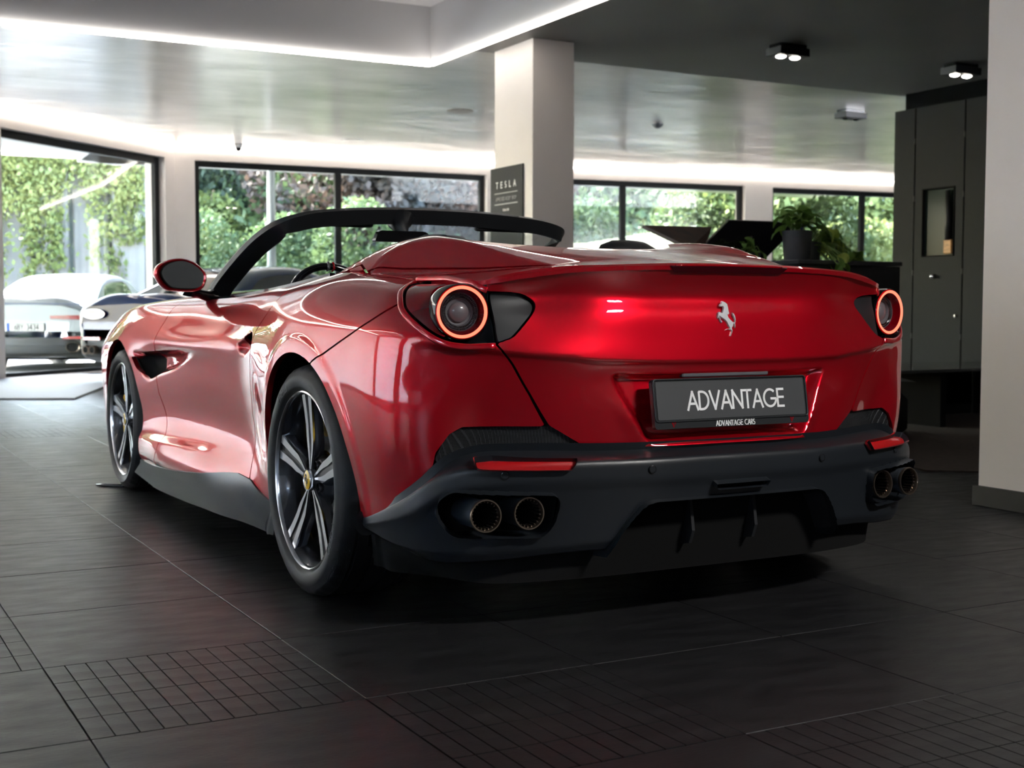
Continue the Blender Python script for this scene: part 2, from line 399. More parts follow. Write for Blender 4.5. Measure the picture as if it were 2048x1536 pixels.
def mesh_mat(name, col, scale):
    """honeycomb grille: cells darker than the wire, on real recessed plate"""
    m = mat(name, col, .5, .3); nt = m.node_tree; b = nt.nodes['Principled BSDF']
    tc = nt.nodes.new('ShaderNodeTexCoord'); v = nt.nodes.new('ShaderNodeTexVoronoi'); v.feature = 'DISTANCE_TO_EDGE'; v.inputs['Scale'].default_value = scale; v.inputs['Randomness'].default_value = 0
    nt.links.new(tc.outputs['Object'], v.inputs['Vector'])
    r = nt.nodes.new('ShaderNodeMapRange'); r.inputs[1].default_value = .08; r.inputs[2].default_value = .2; nt.links.new(v.outputs[0], r.inputs[0])
    mx = nt.nodes.new('ShaderNodeMix'); mx.data_type = 'RGBA'; mx.inputs[6].default_value = (*col, 1); mx.inputs[7].default_value = (.002, .002, .002, 1)
    nt.links.new(r.outputs[0], mx.inputs[0]); nt.links.new(mx.outputs[2], b.inputs['Base Color'])
    bp = nt.nodes.new('ShaderNodeBump'); bp.invert = True; bp.inputs['Strength'].default_value = .8; bp.inputs['Distance'].default_value = .003
    nt.links.new(r.outputs[0], bp.inputs['Height']); nt.links.new(bp.outputs[0], b.inputs['Normal']); return m
def paint(name, col, metal=.75, rough=.3, flake=.06, ior=1.9):
    m = mat(name, col, rough, metal, coat=1., coat_rough=.012); nt = m.node_tree; b = nt.nodes['Principled BSDF']; b.inputs['Coat IOR'].default_value = ior; b.inputs['Specular Tint'].default_value = (min(1, col[0]*1.3+.05), col[1]*1.5+.02, col[2]*1.5+.03, 1)
    if flake:
        tc = nt.nodes.new('ShaderNodeTexCoord'); v = nt.nodes.new('ShaderNodeTexVoronoi'); v.inputs['Scale'].default_value = 900
        nt.links.new(tc.outputs['Object'], v.inputs['Vector'])
        bp = nt.nodes.new('ShaderNodeBump'); bp.inputs['Strength'].default_value = flake; bp.inputs['Distance'].default_value = .001
        nt.links.new(v.outputs[0], bp.inputs['Height']); nt.links.new(bp.outputs[0], b.inputs['Normal'])
    return m
M = dict(
    red=paint('red_metallic_paint', (.52, .003, .013), .62, .34),
    navy=paint('navy_paint', (.004, .016, .06), .0, .4, 0, 1.4), silver=paint('silver_paint', (.30, .32, .35), .3, .35, 0, 1.45),
    blk=mat('black_plastic', (.012, .013, .015), .42, bump=.15, bscale=900),
    satin=mat('satin_black_plastic', (.011, .0135, .017), .36, bump=.1, bscale=900, spec=.6), skirt=mat('skirt_grey', (.05, .055, .06), .33, .3, coat=.3, coat_rough=.25),
    gloss=mat('gloss_black', (.004, .004, .005), .12, coat=.6), under=mat('underbody_black', (.004, .004, .004), .85, spec=.2),
    rubber=mat('tyre_rubber', (.012, .012, .013), .55, bump=.3, bscale=300), rubber2=mat('tyre_lettering', (.022, .022, .023), .5),
    rimd=mat('dark_rim_paint', (.05, .05, .055), .25, .7, coat=.5), rimm=mat('machined_rim', (.80, .82, .85), .16, 1.),
    disc=mat('brake_disc', (.22, .22, .23), .3, .9), yellow=mat('yellow_enamel', (.75, .45, .01), .3, coat=.5),
    chrome=mat('chrome', (.85, .85, .87), .12, .9), badge=mat('polished_badge', (.82, .82, .84), .28, .35, coat=.6), steel=mat('burnt_steel', (.30, .24, .19), .28, .95), pipe=mat('pipe_steel', (.22, .25, .30), .36, .85),
    mesh=mesh_mat('black_mesh', (.03, .032, .036), 260), mesh2=mesh_mat('black_honeycomb', (.02, .02, .022), 120),
    ring=emit_mat('tail_light_ring', (1., .15, .085), .85), ringr=mat('tail_light_red', (.45, .0, .004), .15, emit=(1, .01, .005), estr=.06, coat=1),
    lens=mat('red_lens', (.30, .002, .006), .12, coat=1.), lensd=mat('dark_red_lens', (.16, .0, .004), .1, coat=1.),
    reflector=mat('red_reflector', (.42, .004, .006), .3, coat=1),
    lampg=mat('lamp_grey', (.11, .11, .12), .4, 0, coat=.8), cover=glass_mat('smoked_lamp_cover', (.55, .14, .18), 0., 1.6), clear=glass_mat('clear_lens'),
    glass=glass_mat('windscreen_glass', (.80, .86, .88)), pane=glass_mat('window_glass', (.93, .96, .95)), privacy=mat('tinted_glass', (.01, .012, .014), .03, coat=1),
    mirror=mat('mirror_glass', (.45, .47, .48), .0, 1.), leather=mat('black_leather', (.014, .014, .015), .5, bump=.4, bscale=160),
    white=mat('white_lettering', (.88, .88, .88), .5), plate=mat('plate_grey', (.055, .057, .06), .38, bump=.1), platef=mat('plate_frame', (.02, .022, .024), .28),
    wall=mat('white_plaster', (.74, .68, .64), .6, noise=.02, nscale=3), wallw=mat('white_reveal', (.80, .79, .77), .6),
    ceil=mat('caustic_mottled_ceiling', (.94, .89, .82), .22, noise=.05, nscale=.9, stretch=(1, 1.6, 1), spec=.7, rvar=.05, bump=.35, bscale=.9, bdist=.05), ceild=mat('dark_ceiling', (.30, .29, .27), .6, noise=.05, nscale=1),  # ceil noise puts faint caustic light patterns into the ceiling colour
    frame=mat('anthracite_frame', (.010, .010, .011), .55, spec=.25), led=emit_mat('led_strip', (1, .93, .85), 5.5), lampw=emit_mat('downlight_glow', (1, .93, .82), 14),
    tile=mat('dark_slate_tile', (.0115, .0115, .0125), .42, spec=.36, noise=.25, nscale=6, bump=.35, bscale=60, stretch=(1, 3, 1), rvar=.07), grout=mat('grey_grout', (.05, .047, .044), .9),
    pan=mat('charcoal_panel', (.022, .023, .0225), .7, spec=.15, noise=.1, nscale=60, stretch=(1, 8, .3)), pand=mat('black_recess', (.006, .006, .006), .9, spec=.08),
    cab=mat('grey_cabinet', (.035, .036, .038), .45), cabd=mat('dark_cabinet', (.018, .018, .02), .45),
    leaf=mat('pothos_leaf', (.05, .13, .022), .38, noise=.5, nscale=7, spec=.5), leafy=mat('pale_pothos_leaf', (.20, .30, .035), .4, noise=.3, nscale=9), stem=mat('plant_stem', (.16, .25, .06), .5),
    pot=mat('grey_plant_pot', (.045, .048, .055), .55, noise=.1, nscale=30, bump=.1), soil=mat('soil', (.02, .013, .008), .9, bump=1, bscale=40),
    mat=mat('grey_floor_mat', (.30, .31, .33), .6), wood=mat('wood', (.45, .22, .06), .5, noise=.3, nscale=20, stretch=(1, 1, 6)),
    asphalt=mat('asphalt', (.60, .585, .56), .9, noise=.2, nscale=8, bump=.5), grass=mat('grass', (.07, .12, .03), .9, noise=.4, nscale=4),
    concrete=mat('weathered_concrete', (.15, .145, .13), .85, noise=.3, nscale=1.5, stretch=(1, 1, .25), bump=.3), soffit=mat('pale_soffit', (.26, .27, .28), .8),
    bark=mat('bark', (.10, .07, .05), .9, noise=.3, bump=.6), pole=mat('galvanised_pole', (.55, .6, .63), .4, .4), rug=mat('brown_rug', (.045, .034, .028), .95, noise=.3, nscale=40),
    can=mat('spray_can_blue', (.03, .03, .14), .25, .4, coat=.4), photo=mat('printed_page', (.003, .003, .003), .6, col2=(.05, .018, .008), nscale=7, spec=.2), paper=mat('page_edge', (.16, .14, .13), .6),
    blue=mat('plate_blue', (.02, .10, .5), .4), pwhite=mat('plate_white', (.8, .8, .8), .4), pblack=mat('plate_ink', (.01, .01, .01), .5),
)
M['lensd'].node_tree.nodes['Principled BSDF'].inputs['Coat IOR'].default_value = 1.9
M['blind'] = mat('white_fill_blind', (.85, .85, .88), .8)
_b = M['blind'].node_tree; _t = _b.nodes.new('ShaderNodeBsdfTranslucent'); _t.inputs[0].default_value = (.88, .88, .93, 1); _x = _b.nodes.new('ShaderNodeMixShader'); _x.inputs[0].default_value = .65
_b.links.new(_b.nodes['Principled BSDF'].outputs[0], _x.inputs[1]); _b.links.new(_t.outputs[0], _x.inputs[2]); _b.links.new(_x.outputs[0], [n for n in _b.nodes if n.type == 'OUTPUT_MATERIAL'][0].inputs[0])
def leafmat(name, col, col2): 
    m = mat(name, col, .6, col2=col2, nscale=.8, spec=.3); nt = m.node_tree; b = nt.nodes['Principled BSDF']
    tr = nt.nodes.new('ShaderNodeBsdfTranslucent'); mx = nt.nodes.new('ShaderNodeMixShader'); mx.inputs[0].default_value = .32
    src = b.inputs['Base Color'].links[0].from_socket; nt.links.new(src, tr.inputs[0]); o = [n for n in nt.nodes if n.type == 'OUTPUT_MATERIAL'][0]
    nt.links.new(b.outputs[0], mx.inputs[1]); nt.links.new(tr.outputs[0], mx.inputs[2]); nt.links.new(mx.outputs[0], o.inputs[0]); return m
LEAFM = [leafmat('leaves_green', (.032, .058, .026), (.09, .125, .048)), leafmat('leaves_dark', (.018, .032, .022), (.045, .062, .036)), leafmat('leaves_yellow', (.08, .105, .03), (.16, .18, .06)), leafmat('leaves_copper', (.022, .028, .027), (.085, .045, .030)), leafmat('leaves_ivy', (.085, .115, .03), (.19, .20, .07))]
M['leaf'] = leafmat('pothos_leaf_green', (.07, .16, .03), (.16, .27, .06)); M['leafy'] = leafmat('pothos_leaf_pale', (.30, .40, .06), (.42, .50, .12))
# ---------------------------------------------------------------- the red convertible
NS, NV = S.shape[:2]
N0 = normals(S); Zg = S[..., 2]; Yg = S[..., 1]; Xg = S[..., 0]
def interp(pts, x): pts = np.array(pts, float); return np.interp(x, pts[:, 0], pts[:, 1])
# fine sculpting of the sheet metal (outward positive, metres)
disp = np.zeros((NS, NV))
d = interp([(0, .733), (.2, .734), (.42, .739), (.49, .748), (.66, .761), (.85, .784), (1.0, .80)], SX)-Zg
disp -= np.where(d > 0, .016*(1-np.exp(-d/.009))*np.exp(-(d/.10)**2), 0)*(1-smooth(SX, .80, .95))
RECESS = round_poly([(-.384, .704), (-.268, .511), (.268, .511), (.384, .704)], .03)
sd = sdf_poly(RECESS, SX, Zg); disp -= .036*smooth(sd, 0, .022)
disp += .006*smooth(sd, -.05, 0)*(sd < 0)*smooth(-Zg, -.66, -.56)
SPEAR = [(3.95, .68), (3.60, .690), (3.30, .704), (2.98, .722), (2.90, .708), (2.99, .672), (3.32, .612), (3.56, .58), (3.71, .548), (3.80, .565)]
sd = sdf_poly(round_poly(SPEAR, .05), SX, Zg); disp -= .050*smooth(sd, 0, .035)*smooth(SX, 2.88, 3.6)
HANDLE = round_poly([(2.345, .748), (2.165, .802), (2.12, .775), (2.145, .735), (2.25, .708), (2.315, .716)], .03)
sd = sdf_poly(HANDLE, SX, Zg); disp -= .026*smooth(sd, 0, .022)
d = interp([(2.5, .335), (2.72, .352), (3.40, .331), (3.83, .318), (4.1, .31)], SX)-Zg
disp += .012*np.clip(d/.035, 0, 1)*smooth(SX, 2.60, 2.95)*(1-smooth(d, .10, .16)*.8)*(SX < 4.1)
rr = np.hypot(Yg, Zg-.352); disp += .007*(1-smooth(rr, .424, .456))*(Xg > .6)
S = S+N0*disp[..., None]; NN_ = normals(S)
AR = np.where((Xg > .6) & (np.abs(Yg) < .8), np.hypot(Yg, Zg-.352)-.392, 1.)
AF = np.where((Xg > .6) & (np.abs(Yg-2.67) < .8), np.hypot(Yg-2.67, Zg-.34)-.385, 1.)
ARCH = np.minimum(AR, AF)
LAMP = [(.988, .906), (1.036, .934), (1.056, .947), (.999, .956), (.881, .954), (.76, .943), (.728, .932), (.706, .922), (.632, .919), (.594, .911), (.571, .892), (.586, .863),
        (.643, .808), (.673, .795), (.698, .789), (.78, .787), (.837, .799), (.902, .838), (.951, .872)]
LAMPS = [p[:2] for p in catmull([(a, b, 0) for a, b in LAMP], 4, True)]
LS = sdf_poly(LAMPS, SX, Zg)
DOOR_R = [(1.985, 1.0), (2.03, .904), (2.046, .856), (2.10, .80), (2.135, .74), (2.22, .62), (2.28, .50), (2.285, .36), (2.26, .28), (2.20, .21), (2.12, .10)]
DOOR_F = [(3.43, 1.0), (3.50, .913), (3.497, .854), (3.518, .781), (3.552, .715), (3.60, .600), (3.585, .506), (3.51, .41), (3.45, .33), (3.47, .26), (3.55, .20), (3.6, .08)]
SILL = [(4.5, .155), (4.08, .177), (3.616, .185), (3.135, .214), (2.772, .24), (2.50, .272), (2.376, .282), (2.236, .274), (2.133, .245), (2.054, .229), (1.90, .205)]
GAP_F = [(.985, .889), (1.002, .882), (1.083, .846), (1.191, .805), (1.386, .736), (1.427, .72), (1.52, .66)]
GAP_T = [(.705, .795), (.698, .785), (.653, .727), (.595, .649), (.539, .564), (.50, .50)]
BOTTOM = [(1.45, .22), (1.19, .281), (1.10, .292), (.975, .313), (.914, .337), (.873, .417), (.85, .497), (.81, .543), (.771, .561), (.542, .561), (.495, .538), (.447, .509), (.40, .503), (-.1, .503)]
G_ = .0030
def field(poly, *others, shrink=G_):
    F = sdf_poly(poly, SX, Zg)-shrink
    for o in others: F = np.minimum(F, o)
    return F
sky_ = 1.2
P_TRUNK = [(-.2, .503), (.40, .503), (.447, .509), (.495, .538)]+GAP_T[::-1][1:]+[(.705, sky_), (-.2, sky_)]
P_BUMP = BOTTOM[1:-5][::1]+[(.542, .561)]+GAP_T[::-1][2:]+[(.72, .81), (.90, .86)]+GAP_F+[(1.52, .40), (1.3, .27)]
P_QUART = GAP_F[::-1]+[(.96, .92), (.9, sky_), (1.985, sky_)]+DOOR_R+[(1.9, .10), (1.9, .205), (1.6, .5)]
P_DOOR = DOOR_R[::-1][1:]+[(2.1, sky_), (3.4, sky_)]+DOOR_F[:-1]
P_FEND = DOOR_F[::-1]+[(3.43, sky_), (4.85, sky_), (4.95, .12), (4.5, .10)]
P_NOSE = [(4.95, .12), (4.85, sky_), (6.5, sky_), (6.5, .12)]
SILLF = Zg-interp(SILL[::-1], SX)-G_
BOTF = Zg-interp(BOTTOM[::-1], SX)-G_
HOLE_H = round_poly([(2.262, .775), (2.16, .800), (2.14, .765), (2.165, .735), (2.24, .718)], .02)
VENT = round_poly([(3.97, .652), (3.63, .664), (3.56, .640), (3.575, .595), (3.705, .558), (3.80, .578), (3.9, .60)], .02)
HH = -sdf_poly(HOLE_H, SX, Zg); HV = -sdf_poly(VENT, SX, Zg)
car = thing('convertible_car', 'metallic red open-top sports car with round glowing tail lights, in the middle of the showroom', 'car')
def both(F, G=None, Nn=None, t=.012, ret=True):
    mb = MB(); V, N, Fc = clip_grid(S if G is None else G, F, NN_ if Nn is None else Nn)
    for mir in (False, True): mb.panel(V, N, Fc, t, mir, ret=ret)
    return mb
def one(F, mir, G=None, Nn=None, t=.012, ret=True):
    mb = MB(); V, N, Fc = clip_grid(S if G is None else G, F, NN_ if Nn is None else Nn); return mb.panel(V, N, Fc, t, mir, ret=ret)

# deck: tonneau humps + trunk top as one height field
R10 = S[:, -1]; kk = np.arange(NS)[(SS <= s_y(.44))]
EDGE = R10[kk][:, :2]
COCK = [(.765, .46), (.745, .36), (.70, .25), (.62, .165), (.50, .105), (.42, .04), (.33, -.10), (.2, -.19), (0, -.205)]
nx, ny = 192, 176
gx = np.linspace(-.80, .80, nx); gy = np.linspace(-.90, .50, ny); DX, DY = np.meshgrid(gx, gy, indexing='ij'); AX = np.abs(DX)
def smin(a, b, k=.004): h = np.clip(.5+.5*(b-a)/k, 0, 1); return b*(1-h)+a*h-k*h*(1-h)
def smax(a, b, k=.004): return -smin(-a, -b, k)
zc = interp([(-.90, .992), (-.86, .997), (-.63, 1.022), (-.3, 1.060), (-.2, 1.070), (0, 1.082), (.3, 1.09)], DY)
aa = interp([(-.86, -.016), (-.71, -.024), (-.63, -.028), (-.25, .012), (.03, .028), (.3, .03)], DY)
Dk = zc+aa*(AX/.48)**2
Fk = interp([(-.8, .948), (-.585, .951), (-.45, .956), (-.28, .964), (-.12, .977), (.04, .988), (.21, .993), (.41, .973)], DY)+.17*(.722-AX)
p1, p2, p3 = np.array((.73, .05, 1.005)), np.array((.512, -.249, 1.079)), np.array((.439, -.632, .997)); n_ = np.cross(p2-p1, p3-p1)
Ak = p1[2]-(n_[0]*(AX-p1[0])+n_[1]*(DY-p1[1]))/n_[2]
xo = AX-.47; Ck = 1.111-np.where(xo > 0, 1.58*xo**2, .12*xo**2)-np.where(DY > -.25, .38*(DY-.03)**2, .0298-.1*(DY+.25)*-1)
Ck = np.where(DY > -.25, Ck, 1.111-np.where(xo > 0, 1.58*xo**2, .12*xo**2)-.0298+.1*(DY+.25))
base = smin(Fk, Dk, .012); hump = smin(smin(Dk, Ck, .006), Ak, .003); DZ = smax(base, hump, .003)
pts = DX.size; bd = np.full(DX.shape, 1e9); bz = np.zeros(DX.shape)
for (ex, ey), ez in zip(EDGE[::2], R10[kk][::2, 2]):
    q = (AX-ex)**2+(DY-ey)**2; m = q < bd; bd = np.where(m, q, bd); bz = np.where(m, ez, bz)
edz = {}
from_grid = lambda x, y: DZ[np.clip(np.rint((x+.8)/1.6*(nx-1)).astype(int), 0, nx-1), np.clip(np.rint((y+.9)/1.4*(ny-1)).astype(int), 0, ny-1)]
bdz = np.zeros(DX.shape); bd2 = np.full(DX.shape, 1e9)
for (ex, ey), ez in zip(EDGE[::2], R10[kk][::2, 2]):
    dz = ez-float(from_grid(np.array(ex), np.array(ey))); q = (AX-ex)**2+(DY-ey)**2; m = q < bd2; bd2 = np.where(m, q, bd2); bdz = np.where(m, dz, bdz)
DZ = DZ+bdz*np.exp(-np.sqrt(bd2)/.05)
# gentle crisp spoiler lip
DG = np.stack([DX, DY, DZ], -1); DN = normals(DG)
deck_out = [(x, y) for x, y in EDGE]+COCK
DECK = sdf_poly(deck_out+[(-.01, -.205), (-.01, -.87)], AX, DY)
TON = [(.0, -.665), (.2, -.66), (.40, -.645), (.439, -.632), (.55, -.39), (.66, -.13), (.722, .035), (.70, .13), (.735, .28), (.775, .50), (-.01, .5), (-.01, -.665)]
TS = sdf_poly(TON, AX, DY)
# lamp bite out of the deck edge
LB = sdf_poly([(.735, -.68), (.742, -.60), (.748, -.45), (.76, -.42), (.80, -.45), (.80, -.70)], AX, DY)
mb = both(field(P_TRUNK, -LS-.002))
V, N, Fc = clip_grid(DG, np.minimum(np.minimum(DECK, -TS-G_), -LB), DN); mb.panel(V, N, Fc, .012)
trunk = mb.build('trunk_lid', M['red'], car)
V, N, Fc = clip_grid(DG, np.minimum(DECK-G_, TS-G_), DN); MB().panel(V, N, Fc, .02).build('tonneau_cover', M['red'], car)
for mir in (True, False):
    bp = one(field(P_BUMP, AR, -LS-.002, BOTF), mir); bp.build('rear_bumper_panel', M['red'], car)
    one(field(P_QUART, AR, -LS-.002, SILLF), mir, t=.02).build('rear_fender', M['red'], car)
    dr = one(field(P_DOOR, SILLF, HH), mir, t=.012).build('door', M['red'], car)
    # black plate standing in for the shade inside the door pull
    MB().panel(*[a for a in clip_grid(S-NN_*.028, -HH+.012, NN_)], mirror=mir, ret=False).build('handle_shade_plate', M['gloss'], dr)
    ff = one(field(P_FEND, AF, SILLF, HV), mir, t=.02).build('front_fender', M['red'], car)
    MB().panel(*[a for a in clip_grid(S-NN_*.075, np.minimum(-HV+.03, AF), NN_)], mirror=mir, ret=False).build('air_vent', M['gloss'], ff)
    # side skirt
    sk = np.minimum(np.minimum(-SILLF-.001, SX-s_y(.30)), np.minimum(ARCH+.0, s_y(2.40)-SX)); sk = np.minimum(sk, Zg-interp([(1.8, .150), (2.2, .150), (2.7, .143), (3.5, .121), (4.1, .135)], SX))
    off = .006+.050*smooth(-SILLF, 0, .075)
    MB().panel(*clip_grid(S+NN_*off[..., None], sk, NN_), t=.03, mirror=mir).build('side_skirt', M['skirt'], car)
    # belt moulding along the door top
    k2 = [i for i in range(NS) if s_y(.30) < SS[i] < s_y(1.86)]
    sg = -1 if mir else 1
    P = [(sg*(R10[i, 0]-.008), R10[i, 1], R10[i, 2]+.002) for i in k2[::4]]
    MB().tube(P, 1, prof=[(-.012, -.006), (.012, -.006), (.010, .006), (-.010, .006)], up=(0, 0, 1)).build('window_seal', M['gloss'], car, sm=30)
    # wheel arch liners
    for cyy, czz, r_ in ((0, .352, .398), (2.67, .34, .391)):
        mbl = MB(); prof = []
        for i in range(33):
            a = -PI*.12+PI*1.24*i/32; prof.append((cyy+r_*math.cos(a), czz+r_*math.sin(a)))
        G2 = np.array([[(sg*x, y, max(z, .13)) for x in (.55, .75, .86, .885)] for y, z in prof]); mbl.grid(G2)
        mbl.add([(sg*.55, cyy, czz)]+[(sg*.55, y, max(z, .13)) for y, z in prof], [(0, i, i+1) for i in range(1, 33)])
        mbl.build('wheel_arch_liner', M['under'], car)
both(field(P_NOSE, t:=Zg-.17) if False else np.minimum(field(P_NOSE), Zg-.17), t=.02).build('front_bumper', M['red'], car)
# hood between the fender tops
ys = np.linspace(1.84, 3.44, 40); kf = np.arange(NS)[SS > s_y(1.78)]; ex = np.interp(ys, R10[kf, 1][:-1], R10[kf, 0][:-1]); ez = np.interp(ys, R10[kf, 1][:-1], R10[kf, 2][:-1])
tt = np.linspace(-1, 1, 33); HG = np.array([[(t_*e, y+.28*(1-t_*t_)*(1 if y < 2.4 else max(0, 1-(y-2.4)/1.1)), z+.05*(1-t_*t_)) for t_ in tt] for y, e, z in zip(ys, ex, ez)])
MB().grid(HG, flip=True).build('hood', M['red'], car, sm=180)
# inner shell and floor pan (dark, behind the gaps)
mb = MB(); IS = S-NN_*.020
V, N, Fc = clip_grid(IS, np.minimum(np.minimum(ARCH-.004, np.where(SX < 1.2, LS*-1-.02, 1)), np.minimum(Zg-.14, .945-Zg)), NN_)
for mir in (False, True): mb.panel(V, N, Fc, .01, mir, ret=False)
mb.build('inner_shell', M['under'], car)
MB().box((0, 1.55, .17), (1.24, 3.7, .05)).box((0, 1.33, .15), (1.72, 1.70, .05)).box((0, -.45, .22), (1.25, .30, .04)).build('floor_pan', M['under'], car)

# ---- lower black bumper / valance
FRX = [(0, -.925), (.15, -.923), (.294, -.917), (.42, -.893), (.55, -.858), (.68, -.812), (.76, -.774), (.82, -.735), (.863, -.688), (.888, -.63), (.906, -.55), (.913, -.47), (.913, -.405)]
ZT = [.478, .478, .478, .478, .478, .475, .467, .450, .412, .372, .335, .306, .288]
WI = [.055, .055, .06, .065, .075, .085, .08, .06, .042, .022, .012, .006, .004]
ZB = [.235, .235, .232, .228, .222, .210, .205, .202, .204, .212, .228, .25, .262]
ZI = [.498, .498, .498, .498, .500, .500, .495, .472, .425, .380, .338, .308, .289]
def brow(i):
    x, y = FRX[i]; zt, w, zb, zi = ZT[i], WI[i], ZB[i], ZI[i]; a = FRX[max(i-1, 0)]; b = FRX[min(i+1, 12)]
    tx, ty = b[0]-a[0], b[1]-a[1]
    if i == 0: tx, ty = 1, 0
    l = math.hypot(tx, ty); nx_, ny_ = ty/l, -tx/l; f = min(1, max(0, (zt-zb)/.2)); zm = zb+(.43-zb)*f if zt > .45 else zt-.045*f-.01
    q = [(-w, zi), (-w*.35, zt+.006), (-w*.08, zt+.001), (0, zt-.010), (.001, zt-.050*f-.004), (-.010*f, zt-.072*f-.008), (-.022*f, (zt+zb)/2-.02*f), (-.034*f, zb+.028*f), (-.05, zb+.004), (-.11, zb), (-.26, zb)]
    return [(x+nx_*o, y+ny_*o, z) for o, z in q]
BN = np.array([brow(i) for i in range(13)])
m3 = np.array([-1, 1, 1.]); bx = np.concatenate([(BN[2:0:-1])*m3, BN]); dd = np.linalg.norm(np.diff(bx[:, 3], axis=0), axis=1); tu = np.concatenate([[0], np.cumsum(dd)])
us = np.linspace(tu[2], tu[-1], 190); TB = us-us[0]
tvb = np.array([0, .05, .07, .085, .125, .155, .22, .29, .32, .37, .50]); vsb = np.concatenate([np.linspace(0, .32, 68), np.linspace(.325, .5, 16)[1:]])
def lin_w(t, ts):
    k = np.clip(np.searchsorted(t, ts, side='right')-1, 0, len(t)-2); a = ((ts-t[k])/(t[k+1]-t[k])); I = np.eye(len(t)); return (1-a)[:, None]*I[k]+a[:, None]*I[k+1]
Wv = lin_w(tvb, vsb); ker = np.array([1, 2, 3, 2, 1.])/9
Wv2 = Wv.copy()
for i in range(2, 66): Wv2[i] = sum(ker[j]*Wv[i-2+j] for j in range(5))
BG = np.einsum('ai,bj,ijk->abk', spline_w(tu, us), Wv2, bx); BG[0, :, 0] = 0
BTX = np.repeat(TB[:, None], BG.shape[1], 1); BZ = BG[..., 2]; BNN = normals(BG)
BV = np.repeat(vsb[None, :], BG.shape[0], 0)
POCK = round_poly([(.535, .395), (.80, .408), (.832, .385), (.826, .335), (.79, .282), (.575, .280), (.548, .315)], .035)
TUN = round_poly([(-.30, .366), (.30, .366), (.345, .315), (.395, .236), (.42, .15), (-.42, .15), (-.395, .236), (-.345, .315)], .04)
sp = sdf_poly(POCK, np.abs(BG[..., 0]), BZ); st = sdf_poly(TUN, np.abs(BG[..., 0]), BZ)
front = (BG[..., 1] < -.60)
LIP = (smooth(sp, -.03, 0)*(sp < 0)+smooth(st, -.018, 0)*(st < 0))*.004*front*(BV < .31)
BG = BG+BNN*LIP[..., None]
REFL = [(.505, .468), (.775, .468), (.76, .447), (.525, .447)]
bt = lambda x: float(np.interp(x, BG[:120, 30, 0], TB[:120]))
sref = sdf_poly([(bt(.50), .475), (bt(.752), .476), (bt(.742), .459), (bt(.518), .457)], BTX, BZ)
sfog = sdf_poly([(-.093, .409), (.093, .409), (.085, .388), (-.085, .388)], BG[..., 0], BZ)
BF = np.minimum(np.where(front, -sp, 1), np.where(front & (BV < .45), -st, np.where(np.abs(BG[..., 0]) < .40, -1, 1)))
BF = np.minimum(np.minimum(BF, np.where((BV < .15) & (BV > .06), -sref, 1)), np.where((BV > .1) & (BV < .3), -sfog, 1))
mb = MB(); V, N, Fc = clip_grid(BG, BF, BNN)
for mir in (False, True): mb.panel(V, N, Fc, .022, mir)
val = mb.build('rear_diffuser', M['satin'], car)
for mir in (True, False):
    sg = -1 if mir else 1
    # reflector, mesh insert, exhaust pocket and pipes, sensors
    MB().panel(*clip_grid(BG-BNN*.006, np.minimum(sref+.002, np.where(BV < .2, 1, -1)), BNN), t=.008, mirror=mir).build('reflector', M['reflector'], car)
    fm = sdf_poly([(.43, .49), (.49, .545), (.535, .562), (.775, .562), (.82, .54), (.86, .47)], SX, Zg)
    fm = np.minimum(fm, -BOTF+.012)
    MB().panel(*clip_grid(S-NN_*.010, fm, NN_), t=.01, mirror=mir).build('mesh_grille', M['mesh'], car)
    pk = MB()
    ring0 = [(x, z) for x, z in POCK]; n = len(ring0); V = []; F = []
    yf = lambda x: float(np.interp(x, [p[0] for p in FRX[:9]], [p[1] for p in FRX[:9]]))+.035
    for dep, kx in ((0, 1.03), (.05, .99), (.12, .95)):
        for x, z in ring0: V.append((sg*(.685+(x-.685)*kx), yf(x)+dep, .345+(z-.345)*kx))
    for j in range(2):
        for i in range(n): a = (j*n+i, j*n+(i+1) % n, (j+1)*n+(i+1) % n, (j+1)*n+i); F.append(a if mir else a[::-1])
    pk.add(V, F).build('exhaust_pocket', M['satin'], car, sm=50)
    MB().add(V[2*n:], [tuple(range(n))]).build('honeycomb_grille', M['mesh2'], car)
    for ex_ in (.617, .7374):
        cyy = -.800-(.012 if ex_ < .7 else 0); Mx = TM((sg*ex_, cyy, .343), (PI/2-.05, 0, sg*.10))
        pp = MB().lathe([(.0385, -.16), (.0385, -.02), (.0425, .0), (.0432, .012), (.0415, .016)], 40, Mx).build('exhaust_pipe', M['pipe'], car, sm=40)
        MB().lathe([(.0432, .010), (.0440, .0145), (.0425, .019), (.0395, .019), (.0375, .014), (.0370, .0)], 40, Mx).build('pipe_rim', M['steel'], pp, sm=60)
        MB().lathe([(.0375, .014), (.0365, -.03), (.036, -.13), (0, -.13)], 40, Mx).build('pipe_bore', M['under'], pp, sm=60)
        rb = MB()
        for k in range(22):
            a = 2*PI*k/22; rb.box((0, 0, 0), (.0018, .005, .035), M=Mx @ Matrix.Rotation(a, 4, 'Z') @ Matrix.Translation((0, .0355, -.010)))
        rb.build('pipe_louvre', M['steel'], pp)
    for sx_, sy_, sz_, az in ((.6816, -.8135, .4452, .38), (.2938, -.9190, .4511, .10)):
        Mx = TM((sg*sx_, sy_, sz_), (PI/2, 0, sg*az))
        MB().lathe([(.0, .0028), (.0088, .0028), (.0090, .0)], 24, Mx).build('parking_sensor', M['satin'], car, sm=30)
        MB().lathe([(.0090, .0), (.0098, .0030), (.0110, .0026), (.0112, .0)], 24, Mx).build('sensor_ring', M['rimd'], car, sm=30)
